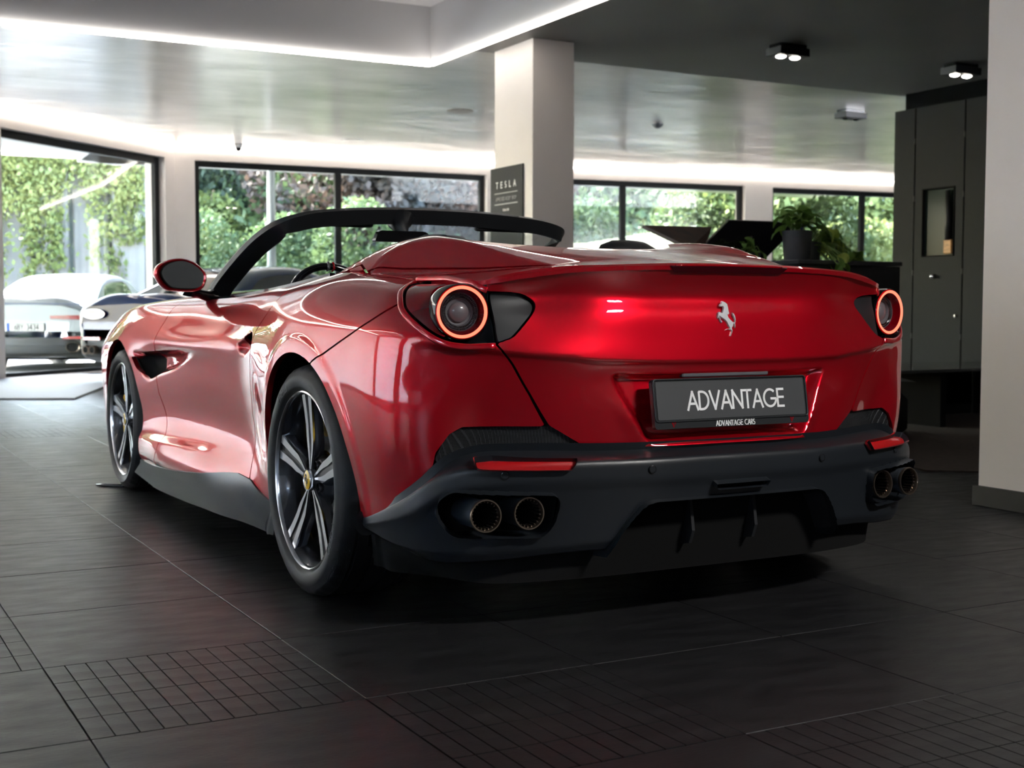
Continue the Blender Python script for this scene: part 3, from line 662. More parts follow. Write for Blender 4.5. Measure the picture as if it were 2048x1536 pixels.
# diffuser tunnel: roof, side walls and fins
tn = MB(); TR = [(-.40, .228)]+[(x, z) for x, z in round_poly([(-.43, .15), (-.395, .236), (-.345, .315), (-.30, .366), (.30, .366), (.345, .315), (.395, .236), (.43, .15)], .04)][12:-12]+[(.40, .228)]
n = len(TR); V = []
fy = lambda x: float(np.interp(abs(x), [p[0] for p in FRX[:9]], [p[1] for p in FRX[:9]]))
for dep, sc in ((.022, 1.01), (.10, .97), (.34, .80)):
    for x, z in TR: V.append((x*sc, fy(x)+dep, .12+(z-.12)*sc))
tn.add(V, [(j*n+i, (j+1)*n+i, (j+1)*n+i+1, j*n+i+1) for j in range(2) for i in range(n-1)]+[tuple(range(2*n, 3*n))[::-1]]).build('diffuser_tunnel', M['blk'], car, sm=50)
for x in (-.11, .11):
    q = [(-.855, .262), (-.84, .225), (-.60, .18), (-.58, .34), (-.84, .352)]
    MB().prism(q, .010, Matrix(((0, 0, 1, x-.005), (1, 0, 0, 0), (0, 1, 0, 0), (0, 0, 0, 1)))).build('diffuser_fin', M['blk'], car)
fb = MB().box((0, -.880, .398), (.19, .012, .026)).build('fog_light', M['under'], car)
for k in range(10):
    MB().box((-.0765+k*.017, -.889, .399), (.0125, .008, .011), bev=.003).build('light_cell', M['lampg'], fb)

# ---- third brake light in the spoiler lip
bl = sdf_poly([(-.21, 1.01), (-.203, .996), (-.186, .979), (.186, .979), (.203, .996), (.21, 1.01)], SX, Zg)
V, N, Fc = clip_grid(S+NN_*.0055, bl, NN_); mb = MB(); mb.panel(V, N, Fc, .004); mb.panel(V, N, Fc, .004, True); b3 = mb.build('high_brake_light', mat('dark_brake_lens', (.045, .0, .003), .18, coat=.6), car)
e1 = S[:, -1]; k1 = [i for i in range(NS) if SS[i] <= .2]
P = [(e1[i, 0], e1[i, 1]-.001, e1[i, 2]) for i in k1[::3]]; P = [(-x, y, z) for x, y, z in P[::-1]]+P[1:]
MB().tube(P, .0032, 6).build('brake_light_strip', M['lens'], b3, sm=180)

# ---- tail lamps
def s_point(s, z, off=0):
    i = min(max(int(np.searchsorted(SS, s)), 1), NS-1); f = (s-SS[i-1])/(SS[i]-SS[i-1]); out_ = []
    for q in (i-1, i):
        col = S[q]; o = np.argsort(col[20:, 2])+20; out_.append(np.array([np.interp(z, col[o, 2], col[o, c]+NN_[q, o, c]*off) for c in range(3)]))
    return out_[0]*(1-f)+out_[1]*f
LAX = np.array((math.sin(.185), -math.cos(.185), 0)); LC = np.array((.752, -.700, .868)); _d = S-LC; _a = _d@LAX
LDIST = np.linalg.norm(_d-_a[..., None]*LAX, axis=2)
for mir in (True, False):
    sg = -1 if mir else 1
    hs = MB().panel(*clip_grid(S-NN_*.045, LS+.006, NN_), t=.0, mirror=mir, ret=False)
    # side wall of the housing
    W_ = [(s_point(a, b, -.003), s_point(a, b, -.048)) for a, b in LAMPS]; V = []; k = len(W_)
    for a, b in W_: V += [(a[0]*sg, a[1], a[2]), (b[0]*sg, b[1], b[2])]
    hs.add(V, [(2*i, 2*((i+1) % k), 2*((i+1) % k)+1, 2*i+1) for i in range(k)])
    tl = hs.build('tail_light', M['gloss'], car)
    cv = np.minimum(np.minimum(LS-.008, SX-.755), LDIST-.0765)
    MB().panel(*clip_grid(S-NN_*.004, cv, NN_), t=.006, mirror=mir).build('side_lens', M['lensd'], tl)
    fn = np.minimum(np.minimum(LS-.004, .690-SX), LDIST-.0765)
    MB().panel(*clip_grid(S-NN_*.012, fn, NN_), t=.02, mirror=mir).build('lamp_fin', M['satin'] if False else M['blk'], tl)
    out = [p for p in catmull([(a, b, 0) for a, b in LAMP], 6, True)]
    # trim band, from the top right corner over the side to the lower gap
    o2 = catmull([(a, b, 0) for a, b in ([(.70, .925), (.728, .935), (.76, .947), (.881, .960), (.999, .964), (1.062, .953), (1.045, .932), (.994, .903), (.957, .868), (.906, .831), (.84, .791), (.78, .778), (.70, .780)])], 6)
    P = []
    for a, b, _ in o2:
        p = s_point(a, min(b, .953), .0005)
        if b > .953: p = p+np.array((-.004, 0, min(b-.953, .007)))
        P.append((p[0]*sg, p[1], p[2]))
    MB().tube(P, 1, prof=[(math.copysign(abs(math.cos(t_*PI/5))**.6, math.cos(t_*PI/5))*.0085, math.copysign(abs(math.sin(t_*PI/5))**.6, math.sin(t_*PI/5))*.0035) for t_ in range(10)], up=(sg*.75, -.62, .25)).build('lamp_trim', M['red'], tl, sm=180)
    Mx = TM((sg*.752, -.700, .868), (PI/2, 0, sg*.185))
    MB().lathe([(.0745, -.075), (.0745, .002), (.0725, .006), (.070, .004)], 64, Mx).build('lamp_barrel', M['gloss'], tl, sm=50)
    MB().lathe([(.0715, .002), (.0700, .008), (.0675, .009)], 64, Mx).build('lamp_flange', M['ringr'], tl, sm=60)
    pr = [(.0650+.0046*math.cos(a), .0060+.0045*math.sin(a)) for a in [2*PI*i/10 for i in range(10)]]
    MB().lathe(pr, 72, Mx, closed=True).build('light_ring', M['ring'], tl, sm=180)
    MB().lathe([(.0610, .006), (.0590, -.004), (.0525, -.022)], 64, Mx).build('inner_ring', M['lensd'], tl, sm=60)
    MB().lathe([(.0525, -.022), (.050, -.018), (.0475, -.023), (.044, -.020), (.041, -.026), (.0375, -.023), (.034, -.030), (.028, -.031), (.026, -.024), (.018, -.018), (.008, -.0155), (0, -.015)], 56, Mx).build('lamp_lens', M['lampg'], tl, sm=25)
    rb = MB()
    for k in range(60):
        a = 2*PI*k/60
        for r_ in (.0465, .0405): rb.box((0, 0, 0), (.0016, .0042, .004), M=Mx @ Matrix.Rotation(a, 4, 'Z') @ Matrix.Translation((0, r_, -.0205)))
    rb.build('lens_facets', M['rimd'], tl)

# ---- plate carrier and plate
pt = TM((0, -.868, .618), (PI/2-.16, 0, 0))
fr = MB().prism(round_poly([(-.267, -.068), (.267, -.068), (.267, .068), (-.267, .068)], .012), .014, pt).build('plate_frame', M['platef'], car, sm=30)
MB().prism(round_poly([(-.256, -.044), (.256, -.044), (.256, .060), (-.256, .060)], .006), .003, pt @ Matrix.Translation((0, 0, .0125))).build('plate_face', M['plate'], fr, sm=30)
rim_ = MB(); oq = round_poly([(-.264, -.048), (.264, -.048), (.264, .066), (-.264, .066)], .01)
rim_.tube([(x, y, 0) for x, y in oq], .0028, 6, closed=True)
rim_.v = [tuple(pt @ Matrix.Translation((0, 0, .0155)) @ Vector(p)) for p in rim_.v]; rim_.build('frame_lip', M['platef'], fr, sm=180)
text_mb(MB(), 'ADVANTAGE', .048, pt @ Matrix.Translation((.012, -.018, .0155)), th=.135, dep=.0006, gap=.13, wx=.96).build('plate_lettering', M['white'], fr)
text_mb(MB(), 'ADVANTAGE CARS', .0138, pt @ Matrix.Translation((.004, -.0655, .0141)), th=.17, dep=.0006, gap=.17, wx=.85).build('dealer_lettering', M['white'], fr)
for x in (-.205, .205):
    MB().prism([(-.007, .008), (-.003, .008), (.001, -.006), (-.002, -.006)], .0006, pt @ Matrix.Translation((x, -.058, .014))).prism([(.007, .009), (.003, .007), (.001, -.002), (.004, .0)], .0006, pt @ Matrix.Translation((x, -.058, .014))).build('dealer_mark', M['lens'], fr)
MB().box((0, -.842, .695), (.30, .02, .012), bev=.003).build('plate_lamp', M['lampg'], car)

# ---- rearing horse badge (silhouette in 80 x 90 units, y down)
HB = [(388, 345), (420, 300), (470, 270), (462, 225), (505, 190), (540, 195), (610, 225), (650, 250), (705, 290), (735, 420), (745, 520), (765, 610), (725, 655), (680, 640), (720, 740), (800, 820), (870, 880), (930, 915), (975, 890), (990, 830), (950, 750), (915, 670), (900, 580), (960, 620), (1000, 700), (1020, 800), (1015, 890), (980, 940), (990, 1000), (965, 1105), (945, 1080), (945, 960), (905, 960), (880, 1040), (840, 1085), (830, 1120), (860, 1190), (830, 1270), (800, 1310), (775, 1375), (745, 1360), (790, 1270), (825, 1200), (780, 1165), (660, 1150), (600, 1165), (540, 1180), (570, 1145), (640, 1120), (750, 1120), (745, 1090), (680, 990), (640, 900), (540, 810), (400, 730), (360, 690), (355, 760), (400, 830), (450, 870), (430, 925), (385, 880), (340, 790), (335, 680), (325, 760), (290, 775), (285, 700), (310, 590), (350, 550), (420, 575), (470, 590), (510, 520), (545, 420), (530, 385), (470, 375), (405, 385)]
HP = [((x-660)/17.06*.00143, -(y-780)/17.06*.00143) for x, y in HB][::-1]
def horse_mb(scale, M_, depth):
    """flat silhouette triangulated, chamfered edge"""
    bm = bmesh.new(); P = [(x*scale, y*scale) for x, y in HP]
    vs = [bm.verts.new((x, y, 0)) for x, y in P]; f = bm.faces.new(vs); bm.normal_update()
    if f.normal.z < 0: f.normal_flip()
    r = bmesh.ops.extrude_face_region(bm, geom=[f]); top = [g for g in r['geom'] if isinstance(g, bmesh.types.BMFace)]; tv = [g for g in r['geom'] if isinstance(g, bmesh.types.BMVert)]
    bmesh.ops.translate(bm, verts=tv, vec=(0, 0, depth*.5))
    bmesh.ops.inset_region(bm, faces=top, thickness=.0011*scale, depth=depth*.5, use_even_offset=False)
    bmesh.ops.triangulate(bm, faces=bm.faces)
    bm.verts.index_update(); mb = MB(); mb.add([M_ @ v.co for v in bm.verts], [[v.index for v in f_.verts] for f_ in bm.faces]); bm.free(); return mb
horse_mb(1., TM((0, -.8475, .850), (PI/2-.13, 0, 0)), .006).build('badge', M['badge'], car, sm=40)

# ---- wheels
def wheel(loc, left, Rt, Wt, rear_):
    sgn = -1 if left else 1
    A = Matrix(((0, 0, sgn, loc[0]), (-1 if left else 1, 0, 0, loc[1]), (0, 1, 0, loc[2]), (0, 0, 0, 1)))
    h = Wt/2; tp = [(.262, -h+.02), (.275, -h+.008), (.305, -h+.001), (Rt-.03, -h+.006), (Rt-.010, -h+.018), (Rt-.004, -h+.035)]
    gz = [-.30, -.10, .10, .30]
    for g in gz: tp += [(Rt, h*g*2-.012-.0), (Rt, h*g*2-.006), (Rt-.007, h*g*2-.005), (Rt-.007, h*g*2+.005), (Rt, h*g*2+.006)]
    tp += [(Rt-.004, h-.035), (Rt-.010, h-.018), (Rt-.022, h-.009), (Rt-.034, h-.004), (Rt-.036, h-.0025), (.305, h-.001), (.290, h-.003), (.284, h-.006), (.279, h-.012), (.272, h-.020), (.262, h-.028)]
    n = 144; mb = MB().lathe(tp, n, A)
    k = len(tp); inv = A.inverted()
    for i in range(0, n, 4):
        for j, (r_, z_) in enumerate(tp):
            if r_ > Rt-.018 and (abs(z_) > h*.68) and abs(z_) < h-.012:
                p = inv @ Vector(mb.v[i*k+j]); q = p.xy.normalized()*(p.xy.length-.0045); mb.v[i*k+j] = tuple(A @ Vector((q.x, q.y, p.z)))
    w = mb.build('wheel', M['rubber'], car, sm=35)
    ft = h-.016
    MB().lathe([(.252, -h+.03), (.245, -.04), (.235, .0), (.238, ft-.045), (.252, ft-.02), (.2635, ft-.006)], 72, A).build('rim_barrel', M['rimd'], w, sm=40)
    MB().lathe([(.2615, ft-.010), (.2640, ft), (.2690, ft+.004), (.2730, ft+.002), (.2735, ft-.006)], 96, A).build('rim_lip', M['rimm'], w, sm=40)
    th0 = PI/2+(0 if rear_ else R(4))
    for s_ in range(5):
        B = A @ Matrix.Rotation(th0+s_*2*PI/5, 4, 'Z')       # spoke along local +x
        o = [(.030, .014), (.060, .020), (.085, .034), (.120, .036), (.180, .034), (.225, .040), (.262, .052)]
        oo = [(x, -y) for x, y in o]+[(x, y) for x, y in o[::-1]]; hz = lambda r: ft-.012-.006*math.sin(min(1, r/.26)*PI)-.010*(1-r/.262)
        sp_ = MB(); V = []; m = len(oo)
        for x, y in oo: V.append((x, y*1.12, hz(x)-.028))
        for x, y in oo: V.append((x, y, hz(x)-.010))
        for x, y in oo: V.append((x, y*.80, hz(x)-.001))
        F = [(j*m+i, j*m+(i+1) % m, (j+1)*m+(i+1) % m, (j+1)*m+i) for j in range(2) for i in range(m)]
        kx = len(o)
        F += [(2*m+i, 2*m+i+1, 2*m+m-2-i, 2*m+m-1-i) for i in range(kx-1)]
        sp_.add([B @ Vector(p) for p in V], F)
        sp = sp_.build('spoke', M['rimd'], w, sm=35)
        fc = MB(); wk = 1.35
        for q in (-1, 1):
            cl = [(.028, .0035, .0022), (.060, .0085, .0028), (.090, .0150, .0042), (.125, .0200, .0068), (.165, .0195, .0078), (.215, .0225, .0085), (.264, .0275, .0100)]
            V = []; F = []
            for x, y, hw in cl:
                z = hz(x)+.0035; V += [(x, q*y-hw*wk, z-.006), (x, q*y-hw*wk, z), (x, q*y+hw*wk, z), (x, q*y+hw*wk, z-.006)]
            for i in range(len(cl)-1):
                for a, b in ((0, 1), (1, 2), (2, 3)): F.append((i*4+b, i*4+a, (i+1)*4+a, (i+1)*4+b))
            fc.add([B @ Vector(p) for p in V], [f[::-1] for f in F])
        fc.build('machined_face', M['rimm'], w, sm=20)
        bz = B @ Matrix.Rotation(PI/5, 4, 'Z')
        MB().lathe([(.015, -.03), (.015, -.008), (.0135, -.006), (.011, -.018), (0, -.018)], 16, bz @ Matrix.Translation((.057, 0, ft-.018))).build('wheel_bolt', M['rimd'], w, sm=40)
    MB().lathe([(.088, ft-.07), (.082, ft-.045), (.070, ft-.036), (.040, ft-.030), (.034, ft-.020), (.033, ft-.014)], 48, A).build('hub', M['rimd'], w, sm=50)
    hc = MB().lathe([(.0335, ft-.022), (.0335, ft-.010), (.0315, ft-.007), (.0295, ft-.009)], 40, A).build('hub_cap', M['chrome'], w, sm=50)
    MB().lathe([(.0300, ft-.010), (.026, ft-.0075), (0, ft-.006)], 40, A).build('cap_face', M['yellow'], w, sm=60)
    horse_mb(.38, A @ Matrix.Translation((0, 0, ft-.0068)), .0015).build('cap_emblem', M['pblack'], w)
    MB().lathe([(.195, -.015), (.195, .012), (.105, .012), (.095, .03), (.06, .035), (.06, -.015)], 64, A, closed=True).build('brake_disc', M['disc'], w, sm=40)
    cl_ = MB()
    prof = [(.130, -.045), (.212, -.045), (.218, -.030), (.218, .048), (.206, .062), (.150, .062), (.130, .050)]
    a0, a1 = (R(30), R(100)) if rear_ else (R(150), R(215))
    cl_.lathe(prof, 16, A, closed=True, a0=a0, a1=a1); k = len(prof); nn = len(cl_.v)
    cl_.f += [tuple(range(k))[::1], tuple(range(nn-k, nn))[::-1]]; cl_.n = cl_.n; cl_.mi += [0, 0]
    cl_.build('brake_caliper', M['yellow'], w, sm=30)
    if rear_:
        c2 = MB().lathe([(.125, -.03), (.170, -.03), (.170, .040), (.125, .040)], 8, A, closed=True, a0=R(172), a1=R(205)); nn = len(c2.v)
        c2.f += [(0, 1, 2, 3), (nn-1, nn-2, nn-3, nn-4)]; c2.mi += [0, 0]; c2.build('parking_brake_caliper', M['yellow'], w, sm=30)
    # raised sidewall lettering
    for txt, a_mid, r_ in (('P ZERO', R(-28), .296), ('PIRELLI', R(122), .296)):
        tm = MB(); tot = sum(GL[c][0]+.25 for c in txt)*.022; x = -tot/2
        for c_ in txt:
            gw = (GL[c_][0]+.25)*.022; an = a_mid-(x+gw/2)/r_; x += gw
            if c_ == ' ': continue
            text_mb(tm, c_, .022, A @ Matrix.Rotation(an-PI/2, 4, 'Z') @ Matrix.Translation((0, r_-.006, h-.0022)), th=.14, dep=.0014)
        tm.build('sidewall_lettering', M['rubber2'], w)
    return w
wheel((-.815, 0, .354), True, .354, .285, True); wheel((.815, 0, .354), False, .354, .285, True)
wheel((-.815, 2.67, .340), True, .340, .245, False); wheel((.815, 2.67, .340), False, .340, .245, False)

# ---- windscreen frame, glass, mirrors
PIL = [(-.762, 1.80, .915), (-.755, 1.755, .938), (-.735, 1.612, 1.024), (-.700, 1.372, 1.138), (-.668, 1.21, 1.198), (-.632, 1.135, 1.224), (-.585, 1.115, 1.240), (-.50, 1.112, 1.259), (-.35, 1.118, 1.274), (-.18, 1.135, 1.284), (0, 1.142, 1.287)]
PILs = catmull(PIL, 6); full = PILs+[(-x, y, z) for x, y, z in PILs[-2::-1]]
cx_ = lambda p: p
V = []; F = []; m = len(full); PR = []
for i, (x, y, z) in enumerate(full):
    t_ = abs(i-(m-1)/2)/((m-1)/2)                        # 1 at the feet, 0 at the header middle
    hd = 1-smooth(np.array(t_), .38, .62)                # header share
    sg = -1 if x < 0 else 1; px = min(1, abs(x)/.55)
    # section: outer top edge, rear top edge, rear lower edge, inner lower, front
    inn = np.array((-sg*(1-hd)*1., -0., 0.)); down = np.array((0, 0, -1.))
    o = np.array((x, y, z)); w = .070
    back = np.array((0, -.045*hd-.012*(1-hd), -.012*hd-.020*(1-hd)))
    a = o; b = o+back; c_ = b+inn*.070*(1-hd)+down*(.058*hd+.030*(1-hd))+np.array((0, .018*hd, 0)); d_ = c_+np.array((0, .030, .004))*(hd)+np.array((-sg*.004, .05, -.01))*(1-hd); e_ = o+np.array((0, .050*hd+.055*(1-hd), -.012))
    PR.append([a, b, c_, d_, e_])
G2 = np.array([[p for p in r]+[r[0]] for r in PR]); wf = MB().grid(G2, flip=True)
wf.build('windscreen_frame', M['satin'] if False else M['blk'], car, sm=40)
# glass follows the front edge
g1 = [r[3]*.5+r[4]*.5 for r in PR]; top = g1; k0 = 12
cnt = len(g1); half = cnt//2; rows = []
for i in range(0, half+1, 3):
    L = np.array(g1[i]); Rr = np.array(g1[cnt-1-i]); rows.append([L*(1-t_)+Rr*t_+np.array((0, .16*(1-i/half)*4*t_*(1-t_), 0)) for t_ in np.linspace(0, 1, 15)])
MB().grid(np.array(rows)).build('windscreen', M['glass'], car, sm=180)
for x in (-.36, .36):
    lt = MB().box((x, 1.096, 1.262), (.085, .012, .007), bev=.002).box((x-.02, 1.090, 1.262), (.012, .01, .009)).box((x+.025, 1.090, 1.262), (.02, .01, .008)).build('roof_latch', M['chrome'], car)
for x in (-.40, .36):
    MB().box((x, 1.128, 1.208), (.30, .03, .018), bev=.007, M=None).build('sun_visor', M['leather'], car)
MB().prism(round_poly([(-.03, -.014), (.205, -.014), (.215, .012), (.19, .030), (-.01, .030)], .012), .035, TM((-.245, 1.08, 1.155), (PI/2, 0, 0))).build('rear_view_mirror', M['gloss'], car, sm=40)
MB().tube([(-.14, 1.06, 1.17), (-.14, 1.10, 1.20), (-.13, 1.13, 1.235)], [.02, .03, .06], 12).build('mirror_mount', M['blk'], car, sm=180)
def door_mirror(sg):
    Mx = Matrix(((sg*1, 0, 0, sg*.928), (0, 1, 0, 1.50), (0, 0, 1, 1.003), (0, 0, 0, 1))) @ Matrix.Rotation(sg*0, 4, 'Z')
    # outline in x (outwards +) / z, seen from behind
    o = [(.104, .010), (.093, .040), (.060, .062), (.005, .074), (-.050, .060), (-.088, .030), (-.102, .004), (-.096, -.030), (-.080, -.052), (-.04, -.062), (.03, -.060), (.062, -.052), (.088, -.025)]
    oc = [(p[0], p[1]) for p in catmull([(a, b, 0) for a, b in o], 4, True)]
    V = []; F = []; m = len(oc)
    for dep, k in ((.004, .80), (-.004, .85), (-.014, .93), (-.006, .985), (.03, .985), (.07, .85), (.10, .55), (.112, .2)):
        for a, b in oc: V.append((a*k, dep+a*.10, b*k))
    nr = 8
    F = [(j*m+i, (j+1)*m+i, (j+1)*m+(i+1) % m, j*m+(i+1) % m) for j in range(nr-1) for i in range(m)]+[tuple(range((nr-1)*m, nr*m))]
    hm = MB().add([Mx @ Vector(p) for p in V], F, flip=(sg < 0)).build('door_mirror', M['red'], car, sm=50)
    V = [Mx @ Vector((a*.86-.009, -.004+a*.10, b*.87+.003)) for a, b in oc]
    MB().add(V, [tuple(range(m))], flip=(sg > 0)).build('mirror_bezel', M['gloss'], hm)
    V = [Mx @ Vector((a*.81-.009, -.0065+a*.10, b*.81+.003)) for a, b in oc]
    MB().add(V, [tuple(range(m))], flip=(sg > 0)).build('mirror_glass', M['mirror'], hm)
    MB().tube([(sg*.775, 1.60, .925), (sg*.80, 1.565, .925), (sg*.86, 1.545, .938), (sg*.90, 1.54, .955)], [.030, .022, .020, .03], 12).build('mirror_arm', M['gloss'], hm, sm=180)
door_mirror(-1); door_mirror(1)

# ---- interior
MB().box((0, 1.0, .40), (1.36, 1.9, .04)).box((-.70, 1.05, .62), (.06, 1.7, .50), bev=.02).box((.70, 1.05, .62), (.06, 1.7, .50), bev=.02).box((0, .12, .72), (1.30, .10, .50), bev=.03).box((0, 1.0, .55), (.22, 1.3, .30), bev=.05).build('cabin_tub', M['leather'], car, sm=40)
sec = [(1.30, .78), (1.32, .88), (1.38, .915), (1.50, .925), (1.75, .93), (2.05, .93)]
dg = np.array([[(x, y+.05*(1-(x/.7)**2), z+.012*(1-(x/.7)**2)+.020*math.exp(-((x+.37)/.17)**4)*math.exp(-((y-1.42)/.14)**4)) for x in np.linspace(-.70, .70, 41)] for y, z in sec+[]])
y2 = np.linspace(0, 5, 26); dgs = np.array([[[np.interp(t_, range(6), dg[:, i, c]) for c in range(3)] for i in range(41)] for t_ in y2])
for a in range(dgs.shape[0]):
    for b in range(41):
        x, y = dgs[a, b, 0], dgs[a, b, 1]; dgs[a, b, 2] += .035*math.exp(-((x+.37)/.19)**4)*math.exp(-((y-1.46)/.12)**4)
MB().grid(dgs, flip=False).build('dashboard', M['leather'], car, sm=180)
sw = TM((-.375, 1.235, .885), (PI/2-.42, 0, 0)); ringp = [tuple(sw @ Vector((.182*math.cos(a)*(1 if math.sin(a) > -.7 else 1), .178*max(math.sin(a), -.80), 0))) for a in [2*PI*i/48 for i in range(48)]]
st_ = MB().tube(ringp, .0155, 12, closed=True).build('steering_wheel', M['gloss'], car, sm=180)
MB().lathe([(0, .01), (.05, .008), (.07, -.01), (.06, -.03), (0, -.04)], 24, sw @ Matrix.Translation((0, -.02, -.02))).box((.09, -.02, -.02), (.14, .035, .014), M=sw).box((-.09, -.02, -.02), (.14, .035, .014), M=sw).box((0, -.10, -.02), (.05, .12, .014), M=sw).build('steering_boss', M['leather'], st_, sm=50)
MB().box((0, .178, 0), (.012, .033, .034), M=sw, bev=.003).build('centre_mark', M['chrome'], st_)
MB().box((.022, .176, 0), (.010, .033, .033), M=sw, bev=.003).build('red_mark', M['lens'], st_)
def seat(sx_):
    def loft(secs):
        P = []
        for (y, z, w, th, ang) in secs:
            r_ = []
            for i in range(20):
                a = 2*PI*i/20; cx2, sy2 = math.cos(a), math.sin(a); e = lambda v, p: math.copysign(abs(v)**p, v)
                u = e(cx2, .6)*w; v_ = e(sy2, .7)*th; r_.append((sx_+u, y+v_*math.cos(ang), z+v_*math.sin(ang)))
            P.append(r_+[r_[0]])
        return np.array(P)
    G1 = loft([(.36, .46, .22, .05, .3), (.33, .55, .245, .07, .3), (.27, .75, .25, .075, .3), (.23, .90, .22, .06, .3), (.205, .985, .15, .045, .3), (.20, 1.0, .02, .01, .3)])
    st2 = MB().grid(G1).build('seat', M['leather'], car, sm=180)
    MB().grid(loft([(.50, .955, .02, .01, .3), (.50, .965, .10, .04, .3), (.505, 1.02, .118, .052, .25), (.50, 1.085, .120, .052, .25), (.495, 1.115, .10, .045, .25), (.492, 1.130, .055, .028, .25), (.492, 1.134, .01, .01, .25)]) if False else
                loft([(.235, .955, .02, .01, .3), (.23, .965, .10, .04, .3), (.225, 1.01, .125, .055, .25), (.215, 1.065, .128, .055, .25), (.21, 1.10, .11, .048, .25), (.208, 1.118, .07, .03, .25), (.208, 1.123, .01, .01, .25)])).build('headrest', M['leather'], st2, sm=180)
    MB().box((sx_, .62, .50), (.48, .52, .14), bev=.05).build('seat_cushion', M['leather'], st2, sm=60)
seat(-.37); seat(.37)
# ---------------------------------------------------------------- showroom shell
H = 3.25
def view_px(x, y, z=0):
    fw = Vector((math.sin(YAW)*math.cos(PITCH), math.cos(YAW)*math.cos(PITCH), math.sin(PITCH))); r = Vector((math.cos(YAW), -math.sin(YAW), 0)); u = r.cross(fw)
    d = Vector((x, y, z))-CAM_POS; D = d.dot(fw)
    return (1024+2626.6*d.dot(r)/D, 768-2626.6*d.dot(u)/D, D) if D > .05 else (0, 0, -1)
# floor: grout bed with 60 cm slate tiles lying on it; every few tiles a cut mosaic field
floor = structure(MB().box((0, 3, -.054), (30, 30, .1)).build('floor', M['grout']))
tm_ = MB().box((0, 0, -.0025), (.5965, .5965, .005), bev=.0012).build('tile', M['tile'], floor)
mm_ = MB().box((0, 0, -.0025), (.0468, .1468, .005)).build('mosaic_tile', M['tile'], floor)
tiles = []; mos = []
for i in range(-8, 16):
    for j in range(-9, 26):
        x0, y0 = -1.18+.6*i, -1.08+.6*j
        a = view_px(x0+.3, y0+.3)
        vis = a[2] > 0 and -350 < a[0] < 2400 and a[1] < 1900
        is_m = ((i+j) == 0 and j <= 1 and j >= -4) or (i+j == 0 and j in (2,)) or (j == 11 and i < 6)
        if i == 0 and j == 0: is_m = False
        is_m = (i, j) in ((-2, 1), (-1, 0), (0, -1), (1, -2), (2, -3), (-3, 2)) or (j == 11)
        (mos if is_m else tiles).append((a[2] if vis else 99+math.hypot(x0, y0), x0, y0, vis))
tiles.sort(); mos.sort()
rest = MB(); far_m = MB(); first = True
for k, (D, x0, y0, vis) in enumerate(tiles):
    if k < 299 and vis:
        o = tm_ if k == 0 else tm_.copy()
        if k: COL.objects.link(o); o.parent = floor
        o.location = (x0+.3, y0+.3, random.uniform(-.0003, .0002))
    else: rest.box((x0+.3, y0+.3, -.0025), (.5965, .5965, .005))
stuff(rest.build('distant_tiles', M['tile'], floor))
cnt_ = 0
for D, x0, y0, vis in mos:
    for a in range(12):
        for b in range(4):
            p = (x0+.025+.05*a, y0+.075+.15*b, 0)
            if cnt_ < 290 and vis and view_px(*p)[1] < 1700:
                o = mm_ if cnt_ == 0 else mm_.copy()
                if cnt_: COL.objects.link(o); o.parent = floor
                o.location = p; cnt_ += 1
            else: far_m.box((p[0], p[1], -.0025), (.0468, .1468, .005))
stuff(far_m.build('distant_mosaic', M['tile'], floor))

# ceiling with recessed light tray
cb = MB()
cb.box((2, 13.1, H+.15), (30, 10.2, .3)).box((10.1, 7.55, H+.15), (13.8, .9, .3)).box((-10.0, 0, H+.15), (8, 16, .3))
structure(cb.build('ceiling', M['ceil']))
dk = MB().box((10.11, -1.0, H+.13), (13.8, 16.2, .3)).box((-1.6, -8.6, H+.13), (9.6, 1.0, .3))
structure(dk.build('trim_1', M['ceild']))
tray = MB().box((-1.4, 0, 3.85), (9.4, 16.4, .1)).box((-1.4, 8.0, 3.535), (9.4, .03, .56)).box((3.20, -.05, 3.535), (.03, 16.1, .56)).box((-6.05, 0, 3.58), (.1, 16.0, .56)).box((-1.4, -8.05, 3.58), (9.4, .1, .56))
structure(tray.build('trim_2', mat('tray_grey', (.42, .42, .43), .5)))
def led(p0, p1, label, grp='white LED light lines under the ceiling', w=.045, h=.03, off=0):
    a, b = Vector(p0), Vector(p1); d = b-a; L = d.length; c = (a+b)/2; rz = math.atan2(d.y, d.x)
    o = MB().box((0, 0, 0), (L, w, h), bev=.004).build('light_strip', M['led'], sm=30); o.location = c; o.rotation_euler = (0, 0, rz); tag(o, label, 'light', grp); return o
led((-6.0, 7.975, H-.01), (3.175, 7.975, H-.01), 'white light line along the far edge of the ceiling recess')
led((3.175, 7.95, H-.01), (3.175, .2, H-.01), 'white light line running back from the recess corner beside the column', grp=None)
led((-5.975, 7.95, H-.01), (-5.975, .2, H-.01), 'white light line along the left side of the ceiling recess', grp=None)

WT = .34
def uv(p0, p1):
    a = Vector((*p0, 0)); b = Vector((*p1, 0)); d = (b-a).normalized(); n = Vector((-d.y, d.x, 0)); return a, d, n, (b-a).length
def wall(name, p0, p1, openings, m='wall', out=1, z1=H, t=WT):
    """inner face on the line p0-p1, thickness on the outer side; openings (t0,t1,z0,z1)"""
    a, d, n, L = uv(p0, p1); n = n*out; mb = MB(); rz = math.atan2(d.y, d.x)
    def seg(t0, t1, za, zb):
        if t1-t0 < 1e-3 or zb-za < 1e-3: return
        c = a+d*(t0+t1)/2+n*t/2; mb.box((c.x, c.y, (za+zb)/2), (t1-t0, t, zb-za), rz)
    prev = 0
    for (t0, t1, za, zb) in sorted(openings):
        seg(prev, t0, 0, z1); seg(t0, t1, 0, za); seg(t0, t1, zb, z1); prev = t1
    seg(prev, L, 0, z1)
    return structure(mb.build(name, M[m]))
wn = [0]
